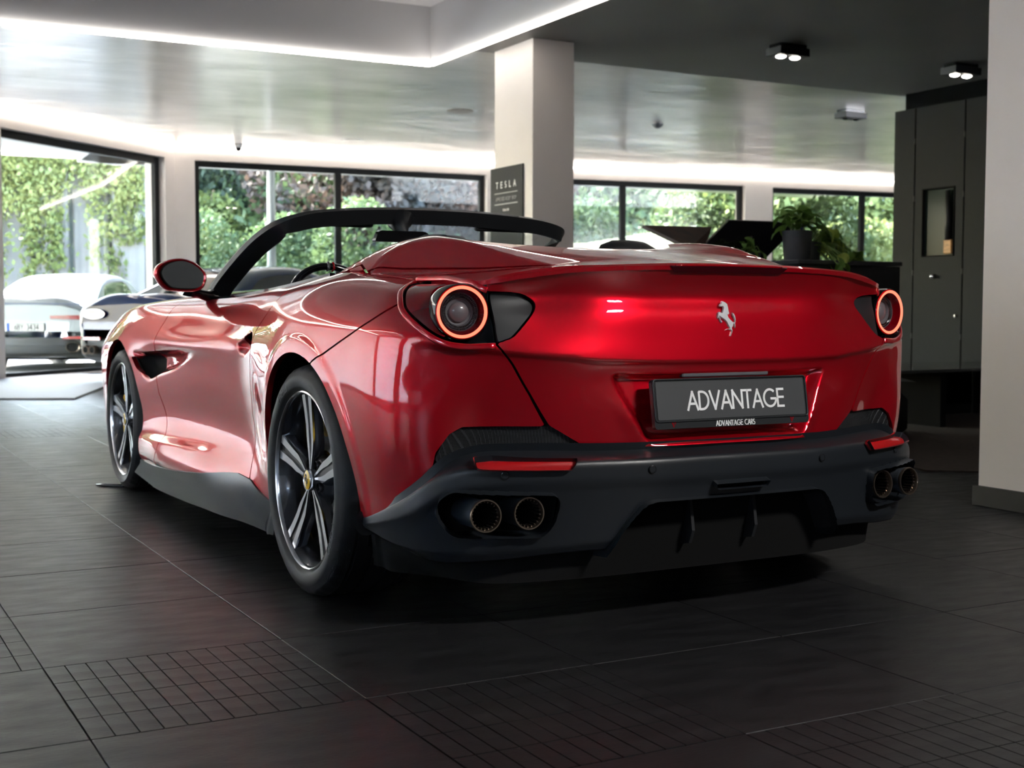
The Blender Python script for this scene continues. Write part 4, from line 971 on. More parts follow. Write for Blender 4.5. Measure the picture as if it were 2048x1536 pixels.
def window(p0, p1, t0, t1, z0, z1, mull, out=1, fw_=.085, depth=.10):
    a, d, n, L = uv(p0, p1); n = n*out; rz = math.atan2(d.y, d.x); wn[0] += 1
    def B(mb, ta, tb, za, zb, dp=depth, th=.07, bev=.004):
        c = a+d*(ta+tb)/2+n*(dp+th/2); mb.box((c.x, c.y, (za+zb)/2), (tb-ta, th, zb-za), rz, bev=bev)
    mb = MB(); B(mb, t0, t0+fw_, z0, z1); B(mb, t1-fw_, t1, z0, z1); B(mb, t0+fw_, t1-fw_, z1-fw_, z1); B(mb, t0+fw_, t1-fw_, z0, z0+.05)
    w = structure(mb.build('window_%d' % wn[0], M['frame'], sm=30))
    ed = [t0+fw_]+[q for mq in mull for q in (mq-.05, mq+.05)]+[t1-fw_]
    for mq in mull: q = MB(); B(q, mq-.05, mq+.05, z0+.05, z1-fw_, th=.08); q.build('mullion', M['frame'], w, sm=30)
    for k in range(0, len(ed), 2):
        c = a+d*(ed[k]+ed[k+1])/2+n*(depth+.035); L_ = ed[k+1]-ed[k]
        for q, dd in enumerate((0, .016)):
            e = c+n*dd; zc_ = (z0+.05+z1-fw_)/2; hz_ = (z1-fw_-z0-.05)/2
            p = MB(); u = d*L_/2
            p.add([e-u+Vector((0, 0, zc_-hz_)), e+u+Vector((0, 0, zc_-hz_)), e+u+Vector((0, 0, zc_+hz_)), e-u+Vector((0, 0, zc_+hz_))], [(0, 1, 2, 3)], flip=(out > 0)); p.build('pane', M['pane'], w)
    return w
B_ = (2.55, 15.45); dL = Vector((-.748, -.664)).normalized(); K_ = (B_[0]+dL.x*15.2, B_[1]+dL.y*15.2); M_ = (9.1, 15.2); C_ = (16.5, 14.275)
oL = [(.24, 3.57, .02, 3.03), (4.05, 6.9, .02, 3.03), (7.5, 14.9, .06, 3.03)]  # last opening is out of view, added behind the fill blind
wall('wall_left', B_, K_, oL, out=-1)
for t0, t1, z0, z1 in oL: window(B_, K_, t0, t1, z0, z1, [], out=-1, fw_=.10)
oB = [(.29, 5.01, .10, 3.03)]; wall('wall_back', B_, M_, oB, out=1); window(B_, M_, .29, 5.01, .10, 3.03, [2.52])
oC = [(-.0+.02, 3.37, .55, 3.04), (3.93, 7.2, .55, 3.03)]; wall('wall_back_right', M_, C_, oC, out=1)
window(M_, C_, .02, 3.37, .55, 3.04, [1.03]); window(M_, C_, 3.93, 7.2, .55, 3.03, [5.93])
SD0, SD1 = (-8.83, 5.4), (-8.83, -9.0)
oS = [(.35, 6.2, .06, 3.03), (7.6, 10.2, .06, 3.03)]  # unseen side windows, added to pass daylight to the added blinds
wall('wall_side', SD0, SD1, oS, out=-1)
for t0, t1, z0, z1 in oS: window(SD0, SD1, t0, t1, z0, z1, [], out=-1)
def blind(p0, p1, t0, t1, label):  # added out of view as bright surfaces for the car side to reflect
    a, d, n, L = uv(p0, p1); rz = math.atan2(d.y, d.x); c = a+d*(t0+t1)/2+n*.03
    t = thing('fill_blind', label, 'blind', (c.x, c.y, 0), rz)
    MB().box((0, 0, 1.59), (t1-t0+.1, .006, 3.06)).build('fabric', M['blind'], t); MB().tube([(-(t1-t0)/2-.05, 0, 3.13), ((t1-t0)/2+.05, 0, 3.13)], .035, 12).build('roller', M['wallw'], t, sm=50)
blind(B_, K_, 7.5, 14.9, 'wide white fill blind added on the left wall, out of view'); blind(SD0, SD1, .35, 6.2, 'white fill blind added on the unseen side wall, nearer the left wall'); blind(SD0, SD1, 7.6, 10.2, 'white fill blind added on the unseen side wall behind the camera')
structure(MB().box((0, -9.15, H/2), (20, .3, H)).build('wall_rear', mat('charcoal_wall', (.09, .09, .092), .6)))
structure(MB().box((16.6, 9, H/2), (.3, 12, H)).build('wall_right', mat('dark_end_wall', (.05, .05, .05), .8, spec=.1)))
structure(MB().box((7.7, -3.3, H/2), (.3, 11.6, H)).build('wall_blocker', mat('dark_blocker', (.03, .03, .031), .6)))  # unseen wall added to keep bright reflections off the trunk
a, d, n, L = uv(B_, K_)
def on_wall(p0, p1, t, off): a, d, n, L = uv(p0, p1); q = a+d*t+n*off; return (q.x, q.y)
def wled(p0, p1, t0, t1, sgn, label): 
    a = on_wall(p0, p1, t0, sgn*.02); b = on_wall(p0, p1, t1, sgn*.02); led((*a, H-.03), (*b, H-.03), label, grp=None, w=.035, h=.035)
wled(B_, K_, .06, 15.0, 1, 'slim white light line above the big left window')
wled(B_, M_, .06, 6.5, -1, 'slim white light line above the middle window')
wled(M_, C_, .05, 7.3, -1, 'slim white light line above the right-hand windows')
pl_ = thing('fill_panel_light', 'rectangular white fill light panel added on the ceiling behind the camera', 'light', (1.0, -4.6, H-.02))
MB().box((0, 0, -.02), (1.0, .6, .04), bev=.004).build('housing', M['wallw'], pl_, sm=30); MB().box((0, 0, -.042), (.92, .52, .006)).build('diffuser', emit_mat('fill_panel_glow', (1, .97, .93), 62), pl_)  # unseen panel added for the soft highlight on the trunk
# outside overhang
def soffit(p0, p1, out, name):
    a, d, n, L = uv(p0, p1); n = n*out; c = a+d*L/2+n*(WT+.75); return structure(MB().box((c.x, c.y, 3.18), (L+2.2, 1.5, .14), math.atan2(d.y, d.x)).build(name, M['soffit']))
soffit(B_, K_, -1, 'trim_3'); soffit(B_, M_, 1, 'trim_4'); soffit(M_, C_, 1, 'trim_5')
# column with sign
colm = thing('column', 'square white column in the middle of the room with a dark grey sign on its left side', 'column', (3.40, 6.33, 0))
MB().box((.21, .36, H/2), (.42, .72, H), bev=.004).build('shaft', M['wall'], colm, sm=30)
sg_ = thing('wall_sign', 'dark grey sign board with white lettering on the left face of the column', 'sign')
MB().box((3.392, 6.795, 1.45), (.012, .62, 1.42), bev=.002).build('board', mat('sign_grey', (.032, .034, .037), .7, spec=.2), sg_)
SM = Matrix(((0, 0, -1, 3.385), (-1, 0, 0, 6.80), (0, 1, 0, 0), (0, 0, 0, 1)))
text_mb(MB(), 'TESLA', .050, SM @ Matrix.Translation((0, 1.975, 0)), th=.2, dep=.001, gap=1.15, wx=1.1).build('sign_lettering', M['white'], sg_)
text_mb(MB(), 'APPROVED BODY SHOP', .030, SM @ Matrix.Translation((0, 1.857, 0)), th=.13, dep=.001, gap=.2, wx=.9).build('sign_lettering', mat('sign_print', (.30, .30, .31), .5), sg_)
text_mb(MB(), 'TESLA.COM', .017, SM @ Matrix.Translation((0, 1.762, 0)), th=.2, dep=.001, gap=.25, wx=.9).build('sign_lettering', M['white'], sg_)
for z in (1.925, 1.825): MB().box((3.385, 6.80, z), (.002, .44, .007)).build('sign_rule', mat('sign_rule_grey', (.35, .35, .35), .5), sg_)
# white wall pier on the right with its dark skirting
structure(MB().box((2.86, .03, H/2), (1.04, .64, H), bev=.003).build('wall_pier', M['wall']))
structure(MB().box((2.855, .03, .045), (1.075, .67, .09), bev=.003).build('baseboard_pier', mat('black_skirting', (.012, .012, .013), .5)))
# cupboard wall
cw = thing('cupboard_wall', 'tall charcoal cupboard wall with flush doors and a small window, at the right behind the car', 'cupboard', (7.05, 4.0, 0))
MB().box((.33, .1, 1.387), (.60, 3.20, 2.774)).build('carcass', M['pand'], cw)
structure(MB().box((8.66, 4.0, H/2), (.4, 5.96, H-.01)).build('wall_bulkhead', M['pand']))
ys_ = [1.705, 1.425, .82, .20, -.42, -1.04, -1.5]
for k in range(6):
    y1, y0 = ys_[k], ys_[k+1]; c = (y0+y1)/2
    if k == 1:
        dr = MB(); w = y1-y0-.016
        # leaf with a window opening 0.94..1.31 / 1.37..1.99
        ya, yb, za, zb = .935, 1.305, 1.375, 1.99
        for (p, q, r_, s_) in ((y0+.008, ya, .05, 2.77), (yb, y1-.008, .05, 2.77), (ya, yb, .05, za), (ya, yb, zb, 2.77)):
            dr.box((.010, (p+q)/2, (r_+s_)/2), (.028, q-p, s_-r_))
        dr = dr.build('door', M['pan'], cw)
        fr_ = MB()
        for (p, q, r_, s_) in ((ya-.012, ya, za-.012, zb+.012), (yb, yb+.012, za-.012, zb+.012), (ya, yb, za-.012, za), (ya, yb, zb, zb+.012)): fr_.box((-.006, (p+q)/2, (r_+s_)/2), (.012, q-p, s_-r_))
        fr_.build('window_frame', M['pand'], dr)
        MB().box((.022, (ya+yb)/2, (za+zb)/2), (.006, yb-ya, zb-za)).build('window_glass', mat('green_reflection_glass', (.012, .02, .016), .1, spec=.03), dr)  # green base colour stands in for trees reflected in the glass
        MB().box((-.012, .985, 1.45), (.030, .10, .13), bev=.008).build('wooden_tag', M['wood'], dr)
        MB().tube([(-.015, .985, 1.51), (-.015, .99, 1.72), (-.012, 1.0, 1.97)], [.03, .032, .02], 10).build('hanging_strap', M['leather'], dr, sm=180)
        MB().lathe([(0, .055), (.012, .054), (.020, .045), (.022, .035), (.012, .026), (.009, .02), (.009, .0), (.022, 0)], 24, TM((-.004, 1.15, 1.178), (0, -PI/2, 0))).build('knob', M['chrome'], dr, sm=50)
        MB().lathe([(0, .020), (.010, .019), (.014, .014), (.014, 0)], 20, TM((-.004, .885, .812), (0, -PI/2, 0))).build('lock', M['disc'], dr, sm=40)
    else:
        dr = MB().box((.010, c, 1.41), (.028, y1-y0-.016, 2.72), bev=.002).build('panel', M['pan'], cw, sm=30)
    for z in (2.46, 1.92, 1.22, .62): MB().tube([(-.006, y0, z-.025), (-.006, y0, z+.025)], .006, 8).build('hinge', M['cab'], dr, sm=50)
# ceiling spot fixtures
def spot(x, y, z, label, on=True, rz=0):
    t = thing('ceiling_spotlight', label, 'light', (x, y, z), rz)
    MB().box((0, 0, -.02), (.30, .16, .04), bev=.003).build('base', M['gloss'], t, sm=30)
    MB().box((0, 0, -.07), (.34, .20, .07), bev=.004).build('housing', M['blk'], t, sm=30)
    for q in (-.08, .08):
        MB().lathe([(.062, -.104), (.066, -.108), (.070, -.104)], 28, Matrix.Translation((q, 0, 0))).build('lamp_rim', M['blk'], t, sm=50)
        l = MB().sphere((q, 0, -.104), .046, 20, 8, sc=(1, 1, .45)).build('lamp_face', M['lampw'] if on else M['gloss'], t, sm=180)
    return t
spot(5.55, 5.50, H-.02, 'black twin ceiling spotlight, lit, nearest the column', rz=0)
spot(7.62, 5.42, H-.02, 'black twin ceiling spotlight, lit, beside the white wall pier', rz=.0)
spot(8.84, 8.25, H, 'black twin ceiling spotlight, unlit, on the pale ceiling', on=False)
for x, y, l in ((5.0, -2.5, 'black twin ceiling spotlight, lit, behind the right wall pier'),):
    pass
def small_dev(name, x, y, z, label, cat, mb, m): o = mb.build(name, m, sm=50); o.location = (x, y, z); tag(o, label, cat); return o
small_dev('smoke_detector', 7.50, 10.36, H, 'small dark smoke detector on the pale ceiling right of the column', 'detector', MB().lathe([(.075, 0), (.075, -.015), (.055, -.035), (.025, -.055), (0, -.058)], 28), M['lampg'])
small_dev('ceiling_vent', 4.78, 10.59, H, 'faint round ceiling plate left of the column', 'vent', MB().lathe([(.16, 0), (.155, -.008), (.10, -.010), (0, -.008)], 28), mat('plate_beige', (.42, .38, .33), .6))
small_dev('ceiling_vent', 4.68, 13.85, H, 'faint round ceiling plate above the middle window', 'vent', MB().lathe([(.16, 0), (.155, -.008), (.10, -.010), (0, -.008)], 28), M['ceil'])
cmr = thing('security_camera', 'small black dome camera at the ceiling edge above the middle window', 'camera', (3.38, 15.05, H))
MB().lathe([(.06, 0), (.06, -.03), (.045, -.05)], 24).build('mount', M['wallw'], cmr, sm=50); MB().sphere((0, 0, -.06), .045).build('dome', M['gloss'], cmr, sm=180)
# floor mat near the window
mt = MB().prism([(-.02, 9.1), (1.35, 13.0), (.2, 13.55), (-.10, 13.28), (-3.9, 9.9), (-3.2, 10.7)][:1]+[(.63, 10.96), (1.32, 12.9), (.9, 13.9), (-3.6, 9.95), (-.645, 9.42)], .02)
tag(mt.build('floor_mat', M['mat']), 'large pale grey mat on the tiles in front of the big left window', 'mat')
# strip lying by the front wheel
cb_ = MB().tube([(-1.02, 2.83, .006), (-.985, 2.79, .006), (-.93, 2.74, .005), (-.86, 2.71, .005)], [.004, .010, .010, .008], 8); tag(cb_.build('rubber_strip', M['rimd'], sm=180), 'thin strip lying on the floor at the front left tyre', 'strip')

# cabinets, plants and display by the cupboards
cab = thing('filing_cabinet', 'low dark cabinet carrying the potted plants, behind the right rear corner of the car', 'cabinet', (3.51, 2.83, 0))
MB().box((0, 0, .58), (.84, .76, 1.13), bev=.004).build('body', M['cabd'], cab, sm=30)
MB().box((0, 0, 1.163), (.86, .78, .028), bev=.004).build('top', M['cab'], cab, sm=30)
for k in range(4): dr = MB().box((0, -.386, .17+.275*k), (.81, .014, .262), bev=.003).build('drawer', M['cabd'], cab, sm=30); MB().box((0, -.396, .25+.275*k), (.16, .012, .014), bev=.003).build('handle', M['cab'], dr, sm=30)
cab2 = thing('display_counter', 'dark counter behind the car trunk, under the open display boards', 'counter', (2.62, 3.45, 0))
MB().box((0, 0, .55), (1.0, .9, 1.10), bev=.004).build('body', M['cabd'], cab2, sm=30); MB().box((0, 0, 1.115), (1.04, .94, .03), bev=.004).build('top', M['cab'], cab2, sm=30)
book = thing('display_book', 'large black open folder standing in a V shape left of the plants', 'folder', (2.45, 3.0, 1.13))
def slab(pts, thick, m, nm, par):
    P = [Vector(p) for p in pts]; n = (P[1]-P[0]).cross(P[3]-P[0]).normalized()*thick; V = P+[p+n for p in P]
    return MB().add(V, [(3, 2, 1, 0), (4, 5, 6, 7), (0, 1, 5, 4), (1, 2, 6, 5), (2, 3, 7, 6), (3, 0, 4, 7)]).build(nm, m, par)
slab([(.075, -.20, .105), (.30, -.05, .115), (.54, .20, .270), (-.13, .0, .250)], .012, M['photo'], 'left_board', book)
MB().tube([(-.15, -.02, .252), (.075, -.215, .108)], 1, prof=[(-.010, -.010), (.010, -.010), (.010, .010), (-.010, .010)]).build('board_edge', M['paper'], book)
slab([(.30, -.0, .118), (.81, .0, .062), (1.16, .05, .316), (.56, .05, .313)], .014, M['gloss'], 'right_board', book)
MB().tube([(.292, -.006, .120), (.552, .044, .318), (1.165, .044, .320)], .0045, 6).build('board_edge', M['paper'], book)
MB().box((.30, .0, .055), (.30, .25, .10), bev=.01).build('book_rest', M['blk'], book, sm=30)
def leaf_mesh(mb, M_, L=.08, W_=.05):
    """heart-shaped leaf, folded along the midrib"""
    o = [(0, 0), (.22, -.10), (.42, .05), (.50, .32), (.44, .60), (.26, .84), (0, 1.06)]; V = []; 
    for x, y in o: V.append((x*W_, y*L, .012*math.sin(min(1, y)*PI)*1-.10*W_*0+abs(x)*W_*.35))
    V2 = [(-x, y, z) for x, y, z in V]; mid = [(0, y*L, 0+.010*math.sin(max(0, min(1, y))*PI)) for _, y in o]
    P = V+V2+mid; n = 7; F = []
    for i in range(n-1): F += [(14+i, i, i+1, 14+i+1), (n+i, 14+i, 14+i+1, n+i+1)]
    P = [(x, y, z-(y/L)**2*.25*L) for x, y, z in P]
    mb.add([M_ @ Vector(p) for p in P], F)
def pot_plant(name, label, x, y, z, r, h, leaves, lm, seed, pot=True):
    random.seed(seed); t = thing(name, label, 'plant', (x, y, z))
    if pot:
        MB().lathe([(0, 0), (r*.86, 0), (r*.88, .004), (r, h-.02), (r*1.03, h), (r*.96, h), (r*.94, h-.03), (0, h-.03)], 40).build('pot', M['pot'], t, sm=40)
        MB().lathe([(r*.94, h-.025), (r*.5, h-.018), (0, h-.02)], 24).build('soil', M['soil'], t, sm=180)
    sb = MB(); lbs = 0
    for (px_, py_, pz_, L, yaw_, pitch_, kind) in leaves:
        tip = Vector((px_, py_, pz_)); b = Vector((random.uniform(-.4, .4)*r, random.uniform(-.4, .4)*r, h-.02)) if pot else Vector((px_*.2, py_*.2, h))
        mid = (tip+b)/2+Vector((0, 0, .03+.03*random.random())); sb.tube(catmull([b, mid, tip], 5), .0022, 5)
        lf = MB(); leaf_mesh(lf, Matrix.Translation(tip) @ Euler((pitch_, random.uniform(-.4, .4), yaw_)).to_matrix().to_4x4(), L, L*.75)
        lf.build('leaf', M['leafy'] if kind else M['leaf'], t, sm=60)
    sb.build('stems', M['stem'], t, sm=180)
    return t
random.seed(3)
L1 = []
for k in range(30):
    a = random.uniform(0, 2*PI); q = random.uniform(.02, .13); L1.append((q*math.cos(a), q*math.sin(a), .19+random.uniform(.0, .13)*(1.2-q*5), random.uniform(.085, .12), a-PI/2+random.uniform(-.5, .5), random.uniform(-.5, .3), 0))
pot_plant('potted_plant', 'upright leafy plant in a round dark grey pot on the cabinet', 3.22, 2.62, 1.178, .092, .185, L1, 0, 4)
L2 = []
for k in range(46):
    u_ = random.random(); a = random.uniform(-.6, 1.0); L2.append((.03+.30*u_+random.uniform(-.05, .05), -.10*random.random()-.02, .17-.20*u_**1.3+random.uniform(-.06, .05), random.uniform(.07, .105), -PI/2+random.uniform(-1.5, 1.5), random.uniform(-1.3, -.1), 1 if random.random() < .45 else 0))
for k in range(14): L2.append((random.uniform(-.04, .10), random.uniform(-.30, -.26)+.0, random.uniform(-.16, .05), random.uniform(.06, .09), random.uniform(-2.2, -.9), random.uniform(-1.5, -.9), k % 2))
pot_plant('trailing_plant', 'trailing yellow-green plant spilling over the cabinet to the right of the grey pot', 3.36, 2.66, 1.178, .07, .12, L2, 1, 9)
L3 = [(random.uniform(-.12, .06), random.uniform(-.05, .05), .05+random.uniform(-.02, .12), random.uniform(.06, .09), random.uniform(0, 6), random.uniform(-1.2, 0), 0) for k in range(16)]
pot_plant('small_plant', 'low green foliage tucked between the open folder and the grey pot', 3.16, 2.98, 1.178, .05, .06, L3, 0, 12)
cn = thing('spray_bottle', 'slim dark blue spray bottle standing behind the plants', 'bottle', (3.37, 2.78, 1.178))
MB().lathe([(0, 0), (.032, 0), (.034, .01), (.034, .20), (.030, .225), (.016, .24), (.016, .25)], 28).build('body', M['can'], cn, sm=40); MB().lathe([(.018, .245), (.018, .27), (.012, .28), (0, .282)], 20).build('cap', M['wallw'], cn, sm=40)
# low black table, lounge seat and rug
tb = thing('low_table', 'low black side table with a thin top, in front of the cupboards', 'table', (5.15, 3.30, 0))
MB().box((.35, .30, .425), (1.9, 1.0, .022), bev=.004).build('tabletop', mat('dark_table_top', (.05, .052, .055), .18, coat=.4), tb, sm=30)
MB().box((-.05, .32, .20), (.06, .9, .40), bev=.003).build('side_panel', M['pand'], tb, sm=30); MB().box((1.2, .32, .20), (.06, .9, .40), bev=.003).build('side_panel', M['pand'], tb, sm=30); MB().box((.55, .72, .20), (1.2, .04, .40)).build('back_panel', M['pand'], tb)
ls = thing('lounge_chair', 'black leather lounge seat beside the right rear wheel, mostly in shadow', 'chair', (4.05, 3.15, 0))
G_s = np.array([[(x, y, .30+.10*math.sin((x+.45)/.9*PI)*.4+.08*(x+.45)+.03*math.sin((y+.3)/.6*PI)) for y in np.linspace(-.30, .30, 12)] for x in np.linspace(-.45, .45, 16)])
MB().grid(G_s).build('seat', M['leather'], ls, sm=180); MB().box((0, 0, .15), (.86, .56, .28), bev=.04).build('base', M['leather'], ls, sm=50)
structure(MB().prism([(3.05, 1.35), (3.95, .62), (7.0, 1.9), (7.0, 4.6), (4.4, 4.6), (3.6, 3.4)], .008).build('trim_6', M['rug']))
# ---------------------------------------------------------------- the two other cars
def simple_car(name, label, loc, rz, pm, L=4.85, Wd=1.96, Ht=1.40, kind='fastback'):
    """car with rear bumper at y=0 pointing to +y; lofted body, glasshouse, wheels, lamps, exhausts"""
    t = thing(name, label, 'car', loc, rz); hw = Wd/2
    # stations along the length: (y, half width, z bottom, z belt, z deck)
    st = [(.0, .80, .42, .86, .90), (.05, .90, .30, .88, .98), (.25, .955, .24, .90, 1.0), (.7, .975, .22, .93, 1.00), (1.2, .98, .20, .94, 1.0), (1.9, .95, .18, .93, .98), (2.8, .945, .18, .93, .97), (3.5, .96, .18, .92, .99), (4.1, .95, .2, .86, .92), (4.55, .88, .25, .72, .80), (4.80, .66, .32, .60, .66), (4.85, .3, .40, .55, .60)]
    if kind == 'saloon': st[0] = (.0, .82, .40, .88, .96); st[1] = (.04, .91, .28, .90, 1.02); st[2] = (.22, .955, .24, .92, 1.06); st[3] = (.7, .97, .22, .95, 1.08)
    sc = hw/.98; G1 = []
    for y, w, zb, zs, zd in st:
        w *= sc; q = [(0, zb), (w*.6, zb), (w*.90, zb+.01), (w*.975, zb+.07), (w*.985, zb+.2), (w, zb+(zs-zb)*.62), (w*.985, zs-.08), (w*.94, zs-.01), (w*.84, zs+.03), (w*.6, zd), (0, zd+.02)]
        G1.append([(x, y*L/4.85, z) for x, z in q])
    G1 = np.array(G1); tu = np.concatenate([[0], np.cumsum(np.linalg.norm(np.diff(G1[:, 5], axis=0), axis=1))]); tv = np.array([0, .5, .8, .9, 1.0, 1.3, 1.55, 1.68, 1.8, 2.05, 2.6])
    us = np.linspace(0, tu[-1], 150); vs = np.linspace(0, 2.6, 60); GG = np.einsum('ai,bj,ijk->abk', spline_w(tu, us), spline_w(tv, vs), G1)
    Nn = normals(GG); X_, Y_, Z_ = GG[..., 0], GG[..., 1], GG[..., 2]; wr = .345
    F = np.where(X_ > .5, np.minimum(np.hypot(Y_-.98, Z_-wr)-wr-.05, np.hypot(Y_-3.82, Z_-wr)-wr-.05), 1)
    low = (Y_ < .35) & (Z_ < .52)
    mb = MB(); V, N, Fc = clip_grid(GG, np.minimum(F, np.where(low, -1, 1)), Nn); 
    sgn = 1 if (N[len(N)//2, 0] > 0) else -1
    for mir in (False, True): mb.panel(V, N*sgn, Fc if sgn > 0 else [f[::-1] for f in Fc], .02, mir)
    V0 = [(p[0], p[1], p[2]) for p in G1[0]]; m = len(V0)
    rear_poly = [(x, .0, z) for x, y, z in V0 if z > .5]+[(-x, .0, z) for x, y, z in V0[::-1] if z > .5]
    mb.add(rear_poly, [tuple(range(len(rear_poly)))[::-1]]); mb.build('body', pm, t)
    mb = MB(); V, N, Fc = clip_grid(GG, np.minimum(F, np.where(low, 1, -1)), Nn)
    for mir in (False, True): mb.panel(V, N*sgn, Fc if sgn > 0 else [f[::-1] for f in Fc], .02, mir)
    mb.box((0, .02, .40), (1.5*sc, .05, .24), bev=.02); mb.build('rear_bumper', M['blk'] if kind == 'fastback' else mat('grey_lower_bumper', (.10, .10, .10), .6), t)
    MB().box((0, L*.52, .24), (1.5, L*.86, .10)).build('underbody', M['under'], t)
    # glasshouse
    if kind == 'fastback': gh = [(.55, .72, .99), (.95, .66, 1.16), (1.45, .62, 1.33), (2.0, .60, 1.395), (2.4, .60, 1.39), (2.85, .63, 1.30), (3.35, .72, 1.06), (3.5, .74, .98)]
    else: gh = [(.62, .74, 1.06), (.95, .68, 1.20), (1.40, .62, 1.36), (2.0, .60, 1.43), (2.6, .60, 1.42), (3.0, .64, 1.32), (3.5, .72, 1.05), (3.6, .74, .99)]
    k = Ht/1.40; gl = []; 
    for y, w, z in gh:
        z = .98+(z-.98)*(k if z > 1.0 else 1); base = .80; q = [(base, .95), (base-(base-w)*.55, .95+(z-.95)*.55), (w*1.02, z-.05), (w*.86, z-.012), (w*.5, z+.006), (0, z+.012)]
        if z < 1.0: q = [(w, .95), (w, .955), (w*.98, z-.01), (w*.86, z-.004), (w*.5, z), (0, z)]
        gl.append([(x, y, zz) for x, zz in q])
    gl = np.array(gl); tu = np.array([g[0, 1] for g in gl]); tv = np.array([0, .4, .62, .75, 1.0, 1.4]); us = np.linspace(tu[0], tu[-1], 90); vs = np.linspace(0, 1.4, 30)
    GR = np.einsum('ai,bj,ijk->abk', spline_w(tu, us), spline_w(tv, vs), gl); Nr = normals(GR); Nr *= np.sign(Nr[45, 15, 2]) or 1
    UU = np.repeat(us[:, None], 30, 1); VV = np.repeat(vs[None], 90, 0)
    side_ = sdf_poly(round_poly([(.95, .06), (1.35, .50), (2.5, .54), (3.2, .06)], .08), UU, VV); back = sdf_poly(round_poly([(.62, .72), (1.42, .80), (1.42, 1.6), (.62, 1.6)], .05), UU, VV); frt = sdf_poly([(2.75, .72), (3.45, .66), (3.45, 1.6), (2.75, 1.6)], UU, VV)
    gf = np.maximum(np.maximum(side_, back), frt)
    for nm, ff, mm, of in (('roof', -gf, pm, 0), ('windows', gf, M['privacy'], -.004)):
        mb = MB(); V, N, Fc = clip_grid(GR+Nr*of, ff, Nr); a, b, c_ = (V[i] for i in Fc[len(Fc)//2][:3]); fl = np.dot(np.cross(b-a, c_-a), N[Fc[len(Fc)//2][0]]) < 0
        Fq = [f[::-1] for f in Fc] if fl else Fc
        for mir in (False, True): mb.panel(V, N, Fq, .012, mir)
        mb.build(nm, mm, t)
    for sg in (-1, 1):
        for yy in (.98, 3.82):
            A = Matrix(((0, 0, sg, sg*(hw-.135)), (sg, 0, 0, yy), (0, 1, 0, wr), (0, 0, 0, 1)))
            w = MB().lathe([(.24, -.12), (.31, -.13), (.335, -.12), (.345, -.10), (.345, -.06), (.338, -.055), (.338, -.045), (.345, -.04), (.345, .04), (.338, .045), (.338, .055), (.345, .06), (.345, .10), (.335, .12), (.31, .13), (.265, .125), (.24, .11)], 60, A).build('wheel', M['rubber'], t, sm=35)
            MB().lathe([(.262, .11), (.262, .125), (.25, .12), (.235, .04), (.235, -.08)], 48, A).build('rim', M['rimm'], w, sm=40)
            for s_ in range(10): MB().prism([(.03, -.012), (.25, -.020), (.25, .020), (.03, .012)], .02, A @ Matrix.Rotation(s_*PI/5, 4, 'Z') @ Matrix.Translation((0, 0, .09))).build('spoke', M['rimm'], w)
            MB().lathe([(.05, .08), (.05, .115), (0, .12)], 24, A).build('hub', M['rimd'], w, sm=40)
        Mx = TM((sg*.60*sc, -.012, .80), (PI/2, 0, 0))
        if kind == 'fastback':
            e = [(math.cos(a)*.165, math.sin(a)*.055) for a in [2*PI*i/32 for i in range(32)]]
            MB().prism(e, .02, Mx).build('tail_light', M['lensd'], t, sm=40); MB().tube([tuple(Mx @ Vector((x, y, .02))) for x, y in e], .006, 6, closed=True).build('lamp_bezel', M['chrome'], t, sm=180)
        else:
            MB().prism(round_poly([(-.26, -.025), (.26, -.035), (.27, .03), (-.26, .02)] if sg > 0 else [(-.27, -.035), (.26, -.025), (.26, .02), (-.27, .03)], .02), .02, Mx).build('tail_light', M['lens'], t, sm=40)
        for q in ((-.050, .050) if kind == 'fastback' else (0,)):
            Mp = TM((sg*.66*sc+q, -.03, .385), (PI/2, 0, 0)); rx = .052 if kind == 'fastback' else .10
            ex = MB().lathe([(rx, -.05), (rx, .03), (rx-.004, .038), (rx-.012, .034), (rx-.014, -.03), (0, -.03)], 28, Mp @ Matrix.Diagonal((1, .75 if kind != 'fastback' else 1, 1, 1))).build('exhaust_pipe', M['steel'], t, sm=40)
            MB().lathe([(rx-.015, .031), (0, .031)], 24, Mp).build('pipe_bore', M['under'], ex)
        MB().prism(round_poly([(-.13, -.018), (.13, -.018), (.13, .018), (-.13, .018)], .01), .02, TM((sg*.64*sc, -.018, .515), (PI/2, 0, 0))).build('reflector', M['reflector'], t)
        MB().sphere((sg*(hw+.09), 3.0, 1.0), .1, 16, 10, sc=(1, .6, .75)).build('door_mirror', pm, t, sm=180)
    return t
ax = math.atan2(.62, .785)
nv = simple_car('coupe_car', 'dark blue fastback coupe parked beside the big left window, its twin exhaust visible', (0, 0, 0), 0, M['navy'])
nv.location = (1.07, 11.42, 0); nv.rotation_euler = (0, 0, -R(55))
nv2 = [(.30, .20)]
wc = simple_car('saloon_car', 'silver-white car parked outside behind the big left window, showing its number plate', (0, 0, 0), 0, M['silver'], kind='saloon', Ht=1.44)
wc.location = (.47, 15.5, -.06); wc.rotation_euler = (0, 0, -R(28))
Mx = TM((0, -.02, .66), (PI/2, 0, 0)); lp = MB().prism(round_poly([(-.262, -.058), (.262, -.058), (.262, .058), (-.262, .058)], .01), .012, Mx).build('plate_frame', M['platef'], wc, sm=30)
MB().box((.008, 0, .0125), (.50, .104, .002), M=Mx).build('number_plate', M['pwhite'], lp)
MB().box((-.238, 0, .014), (.036, .104, .002), M=Mx).build('plate_band', M['blue'], lp)
text_mb(MB(), '6BY 3434', .070, Mx @ Matrix.Translation((.015, -.034, .0138)), th=.15, dep=.001, gap=.20, wx=.85).build('plate_characters', M['pblack'], lp)
MB().box((0, -.012, .985), (1.5, .02, .022)).build('trunk_strip', mat('blue_grey_strip', (.10, .13, .22), .3), wc)
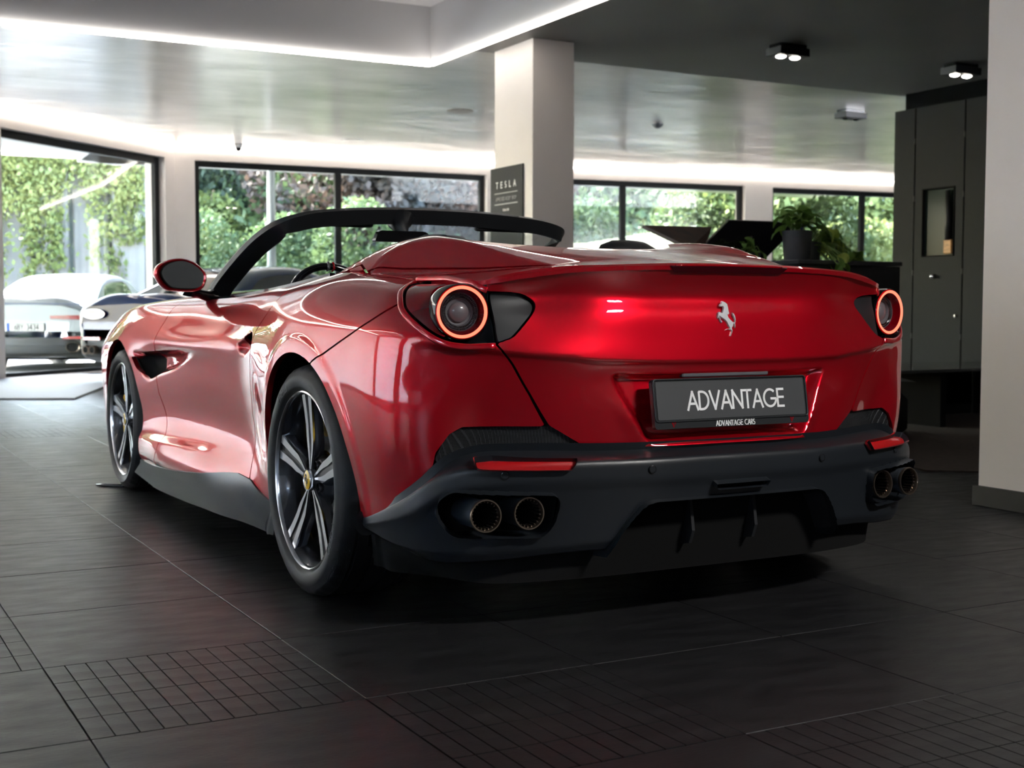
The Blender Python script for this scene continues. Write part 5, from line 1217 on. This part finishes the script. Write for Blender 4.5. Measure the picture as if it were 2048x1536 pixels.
cv = thing('parked_car', 'dark car far behind the silver-white one, cabin corner showing at left edge', 'car', (-2.1, 20.5, -.06), .5)
MB().box((0, 2, .62), (1.8, 4.2, .62), bev=.2).build('body', M['gloss'], cv, sm=60); MB().add([(-.75, .9, .9), (.75, .9, .9), (.75, 3.2, .9), (-.75, 3.2, .9), (-.58, 1.5, 1.38), (.58, 1.5, 1.38), (.58, 2.6, 1.38), (-.58, 2.6, 1.38)], [(4, 5, 6, 7), (0, 1, 5, 4), (1, 2, 6, 5), (2, 3, 7, 6), (3, 0, 4, 7)]).build('cabin', M['privacy'], cv)
for sg in (-1, 1):
    for yy in (.7, 3.3): MB().lathe([(.2, -.1), (.31, -.1), (.32, 0), (.31, .1), (.2, .1), (0, .08)], 32, Matrix(((0, 0, sg, sg*.82), (sg, 0, 0, yy), (0, 1, 0, .32), (0, 0, 0, 1)))).build('wheel', M['rubber'], cv, sm=40)
# ---------------------------------------------------------------- outside
g = MB().box((8, 33, -.11), (120, 80, .1)); 
def outside_ground():
    o = MB().box((-40, 20, -.11), (55, 70, .1)).box((8, 45, -.112), (130, 56, .1)).box((30, 10, -.113), (26, 40, .1)).build('ground', M['asphalt']); return structure(o)
# ground only outside the building footprint, slightly below the showroom floor
structure(MB().box((5, 30, -.16), (160, 130, .1)).build('ground', M['asphalt']))
structure(MB().box((8, 39, -.10), (120, 26, .06)).build('trim_7', M['grass']))
random.seed(21)
def crown_mesh(seed, rx, rz, n, lmat, leaf=.16, lobes=7):
    rnd = np.random.RandomState(seed); mb_v = []; F = []
    C = [(rnd.uniform(-.55, .55)*rx, rnd.uniform(-.55, .55)*rx, rnd.uniform(-.55, .62)*rz, rnd.uniform(.38, .62)) for _ in range(lobes)]+[(0, 0, 0, .7)]
    P = []
    for i in range(n):
        cx2, cy2, cz2, r_ = C[rnd.randint(len(C))]; v = rnd.normal(size=3); v /= np.linalg.norm(v); q = r_*rnd.uniform(.55, 1.0)**.5
        P.append((cx2+v[0]*q*rx, cy2+v[1]*q*rx, cz2+v[2]*q*rz))
    P = np.array(P); a = rnd.normal(size=(n, 3)); a /= np.linalg.norm(a, axis=1, keepdims=True); b = rnd.normal(size=(n, 3)); b = np.cross(a, b); b /= np.linalg.norm(b, axis=1, keepdims=True)
    s = leaf*rnd.uniform(.6, 1.4, (n, 1)); V = np.stack([P-a*s, P+b*s*.55, P+a*s, P-b*s*.55], 1).reshape(-1, 3)
    me = bpy.data.meshes.new('crown'); me.vertices.add(4*n); me.vertices.foreach_set('co', V.ravel()); me.loops.add(4*n); me.loops.foreach_set('vertex_index', np.arange(4*n)); me.polygons.add(n); me.polygons.foreach_set('loop_start', np.arange(n)*4); me.polygons.foreach_set('loop_total', np.full(n, 4)); me.update(); me.materials.append(lmat); return me
CM = [crown_mesh(1, 2.6, 3.0, 24000, LEAFM[0], .085), crown_mesh(2, 2.4, 3.6, 24000, LEAFM[1], .085), crown_mesh(3, 2.2, 2.4, 20000, LEAFM[0], .085, lobes=9), crown_mesh(4, 2.4, 2.8, 20000, LEAFM[3], .085), crown_mesh(5, 2.6, 2.8, 20000, LEAFM[2], .085)]
def trunk_mesh(h, r):
    mb = MB(); mb.tube([(0, 0, 0), (.05, .03, h*.4), (-.05, .06, h)], [r, r*.8, r*.55], 9)
    for k in range(4): a = k*1.6; mb.tube([(0, .03, h*.75), (.5*math.cos(a), .5*math.sin(a), h*1.05), (1.2*math.cos(a), 1.2*math.sin(a), h*1.35)], [r*.4, r*.3, r*.12], 6)
    return mb
TRK = trunk_mesh(3.0, .2).build('trunk', M['bark'], sm=180); tme = TRK.data; bpy.data.objects.remove(TRK)
def tree(x, y, kind, s, h, label, grp, hz=1.0):
    t = thing('tree', label, 'tree', (x, y, -.11), random.uniform(0, 6), grp)
    tr = bpy.data.objects.new('trunk', tme); COL.objects.link(tr); tr.parent = t; tr.scale = (s, s, h/3.2)
    c_ = bpy.data.objects.new('crown', CM[kind]); COL.objects.link(c_); c_.parent = t; c_.location = (0, 0, h+.4*s); c_.scale = (s, s, s*hz); stuff(c_)
    return t
def at(px, D):
    fw = Vector((math.sin(YAW), math.cos(YAW), 0)); r = Vector((math.cos(YAW), -math.sin(YAW), 0)); q = CAM_POS+fw*D+r*((px-1024)/2626.6*D); return q.x, q.y
T = [ # pixel column where it stands in the photo, depth, kind, size, trunk height
    (408, 30, 1, .9, 2.8, 1.35), (505, 36, 0, .85, .9, 1), (590, 31, 0, 1.2, 2.4, 1.2), (660, 38, 2, 1.4, 2.2, 1.2), (735, 29, 3, 1.1, 2.6, 1.1), (830, 33, 1, 1.3, 2.4, 1.2), (905, 30, 3, 1.15, 2.2, 1.0), (960, 36, 1, 1.4, 2.4, 1.2), (1040, 40, 0, 1.5, 2.2, 1.2),
    (1160, 34, 0, 1.3, 2.2, 1.2), (1240, 38, 2, 1.5, 2.0, 1.2), (1320, 33, 0, 1.3, 2.0, 1.2), (1400, 37, 2, 1.5, 2.2, 1.2), (1480, 32, 4, 1.2, 2.0, 1.1), (1570, 36, 3, 1.2, 2.6, 1.1), (1640, 32, 4, 1.2, 1.9, 1.1), (1700, 36, 0, 1.5, 2.0, 1.2), (1775, 32, 4, 1.1, 1.8, 1.2), (1870, 38, 2, 1.5, 2.0, 1.2),
    (425, 29, 4, .75, 1.2, 1.1), (470, 27, 2, .7, .8, 1), (560, 27, 0, .75, .9, 1.0), (640, 26, 2, .7, .7, 1.0), (790, 26, 2, .75, .8, 1), (880, 27, 0, .7, .8, 1), (1190, 28, 2, .8, .8, 1), (1290, 28, 0, .8, .8, 1), (1380, 28, 2, .8, .8, 1), (1460, 28, 0, .8, .8, 1), (1600, 28, 2, .8, .8, 1), (1720, 28, 4, .75, .8, 1),
    (300, 38, 0, 1.5, 2.6, 1.2), (200, 40, 4, 1.5, 3.0, 1.2), (90, 42, 4, 1.6, 3.0, 1.2), (-40, 40, 0, 1.6, 2.6, 1.2), (-300, 42, 2, 1.6, 2.6, 1.2), (-600, 40, 0, 1.7, 2.6, 1.2), (-950, 42, 1, 1.7, 2.6, 1.2)]
KN = ['green broadleaf tree', 'dark green tree', 'light green bushy tree', 'copper-leaved tree', 'yellow-green tree']
T.sort(key=lambda q: q[0]); ordn = ['first', 'second', 'third', 'fourth', 'fifth', 'sixth', 'seventh', 'eighth', 'ninth', 'tenth', 'eleventh', 'twelfth', 'thirteenth']; seen = {}
for (px_, D, k, s, h, hz) in T:
    x, y = at(px_, D); w_ = 'middle window' if 380 < px_ < 1000 else 'right-hand windows' if px_ > 1000 else 'big left window'
    low = s < .9
    nm_ = 'low '+KN[k].replace('tree', 'shrub') if low else 'tall '+KN[k]; key = (low, w_); seen[key] = seen.get(key, 0)+1
    tree(x, y, k, s, h, nm_+' beyond the %s, %s %s from the left' % (w_, ordn[seen[key]-1], 'shrub' if low else 'tree'), ('shrubs' if low else 'trees')+' beyond the '+w_, hz)
# lamp pole, and a second one to the right
for px_, D, l in ((545, 21, 'pale metal lamp pole outside the middle window'), (1758, 31, 'pale metal lamp pole outside the rightmost window')):
    x, y = at(px_, D); p = thing('lamp_pole', l, 'pole', (x, y, -.11)); MB().tube([(0, 0, 0), (0, 0, 3), (0, 0, 7)], [.075, .065, .045], 14).build('post', M['pole'], p, sm=180)
    MB().tube([(0, 0, 6.9), (.3, .1, 7.2), (.9, .3, 7.3)], .035, 8).build('arm', M['pole'], p, sm=180); MB().box((1.1, .36, 7.3), (.5, .2, .08), .3, bev=.02).build('lamp_head', M['pole'], p)
# concrete yard wall with tall panels and hanging ivy, beyond the left window
yw = thing('concrete_wall', 'weathered concrete wall of tall upright panels seen through the big left window', 'wall', (0, 0, 0))
x0, y0 = at(-420, 26); x1, y1 = at(300, 27.5); dx, dy = x1-x0, y1-y0; Lw = math.hypot(dx, dy); az = math.atan2(dy, dx); nP = 9
for k in range(nP):
    t0 = (k+.5)/nP; dz = .25 if k % 2 else 0
    MB().box((x0+dx*t0-math.sin(az)*dz, y0+dy*t0+math.cos(az)*dz, 1.9), (Lw/nP*(.94 if k % 2 else .88), .30, 4.0), az, bev=.03).build('concrete_panel', M['concrete'], yw, sm=30)
MB().box((x0+dx/2-math.sin(az)*.5, y0+dy/2+math.cos(az)*.5, 1.7), (Lw, .2, 3.6), az).build('back_wall', mat('green_grey_render', (.16, .20, .18), .9, noise=.3, nscale=2), yw)
iv = bpy.data.objects.new('ivy', None)
rnd = np.random.RandomState(5); P = []
for k in range(46):
    u_ = rnd.uniform(0, 1); hang = rnd.uniform(.3, 1.9) if rnd.rand() > .3 else rnd.uniform(2, 3.4); n = int(hang*150)
    for i in range(n): P.append((u_*Lw-Lw/2+rnd.normal()*.13, -.25+rnd.normal()*.07, 4.0-rnd.uniform(0, 1)**1.2*hang+rnd.normal()*.05))
for i in range(5000): P.append((rnd.uniform(-.5, .5)*Lw, rnd.normal()*.25, 4.0+rnd.normal()*.25))
P = np.array(P); n = len(P); a = rnd.normal(size=(n, 3)); a[:, 2] -= 1; a /= np.linalg.norm(a, axis=1, keepdims=True); b = np.cross(a, rnd.normal(size=(n, 3))); b /= np.linalg.norm(b, axis=1, keepdims=True); s = .065*rnd.uniform(.6, 1.4, (n, 1))
V = np.stack([P-a*s, P+b*s*.6, P+a*s, P-b*s*.6], 1).reshape(-1, 3); me = bpy.data.meshes.new('ivy'); me.from_pydata(V.tolist(), [], [(4*i, 4*i+1, 4*i+2, 4*i+3) for i in range(n)]); me.materials.append(LEAFM[4])
bpy.data.objects.remove(iv); iv = bpy.data.objects.new('ivy', me); COL.objects.link(iv); iv.location = (x0+dx/2, y0+dy/2, 0); iv.rotation_euler = (0, 0, az); tag(iv, 'yellow-green ivy hanging down the concrete panels outside the big left window', 'ivy', kind='stuff')
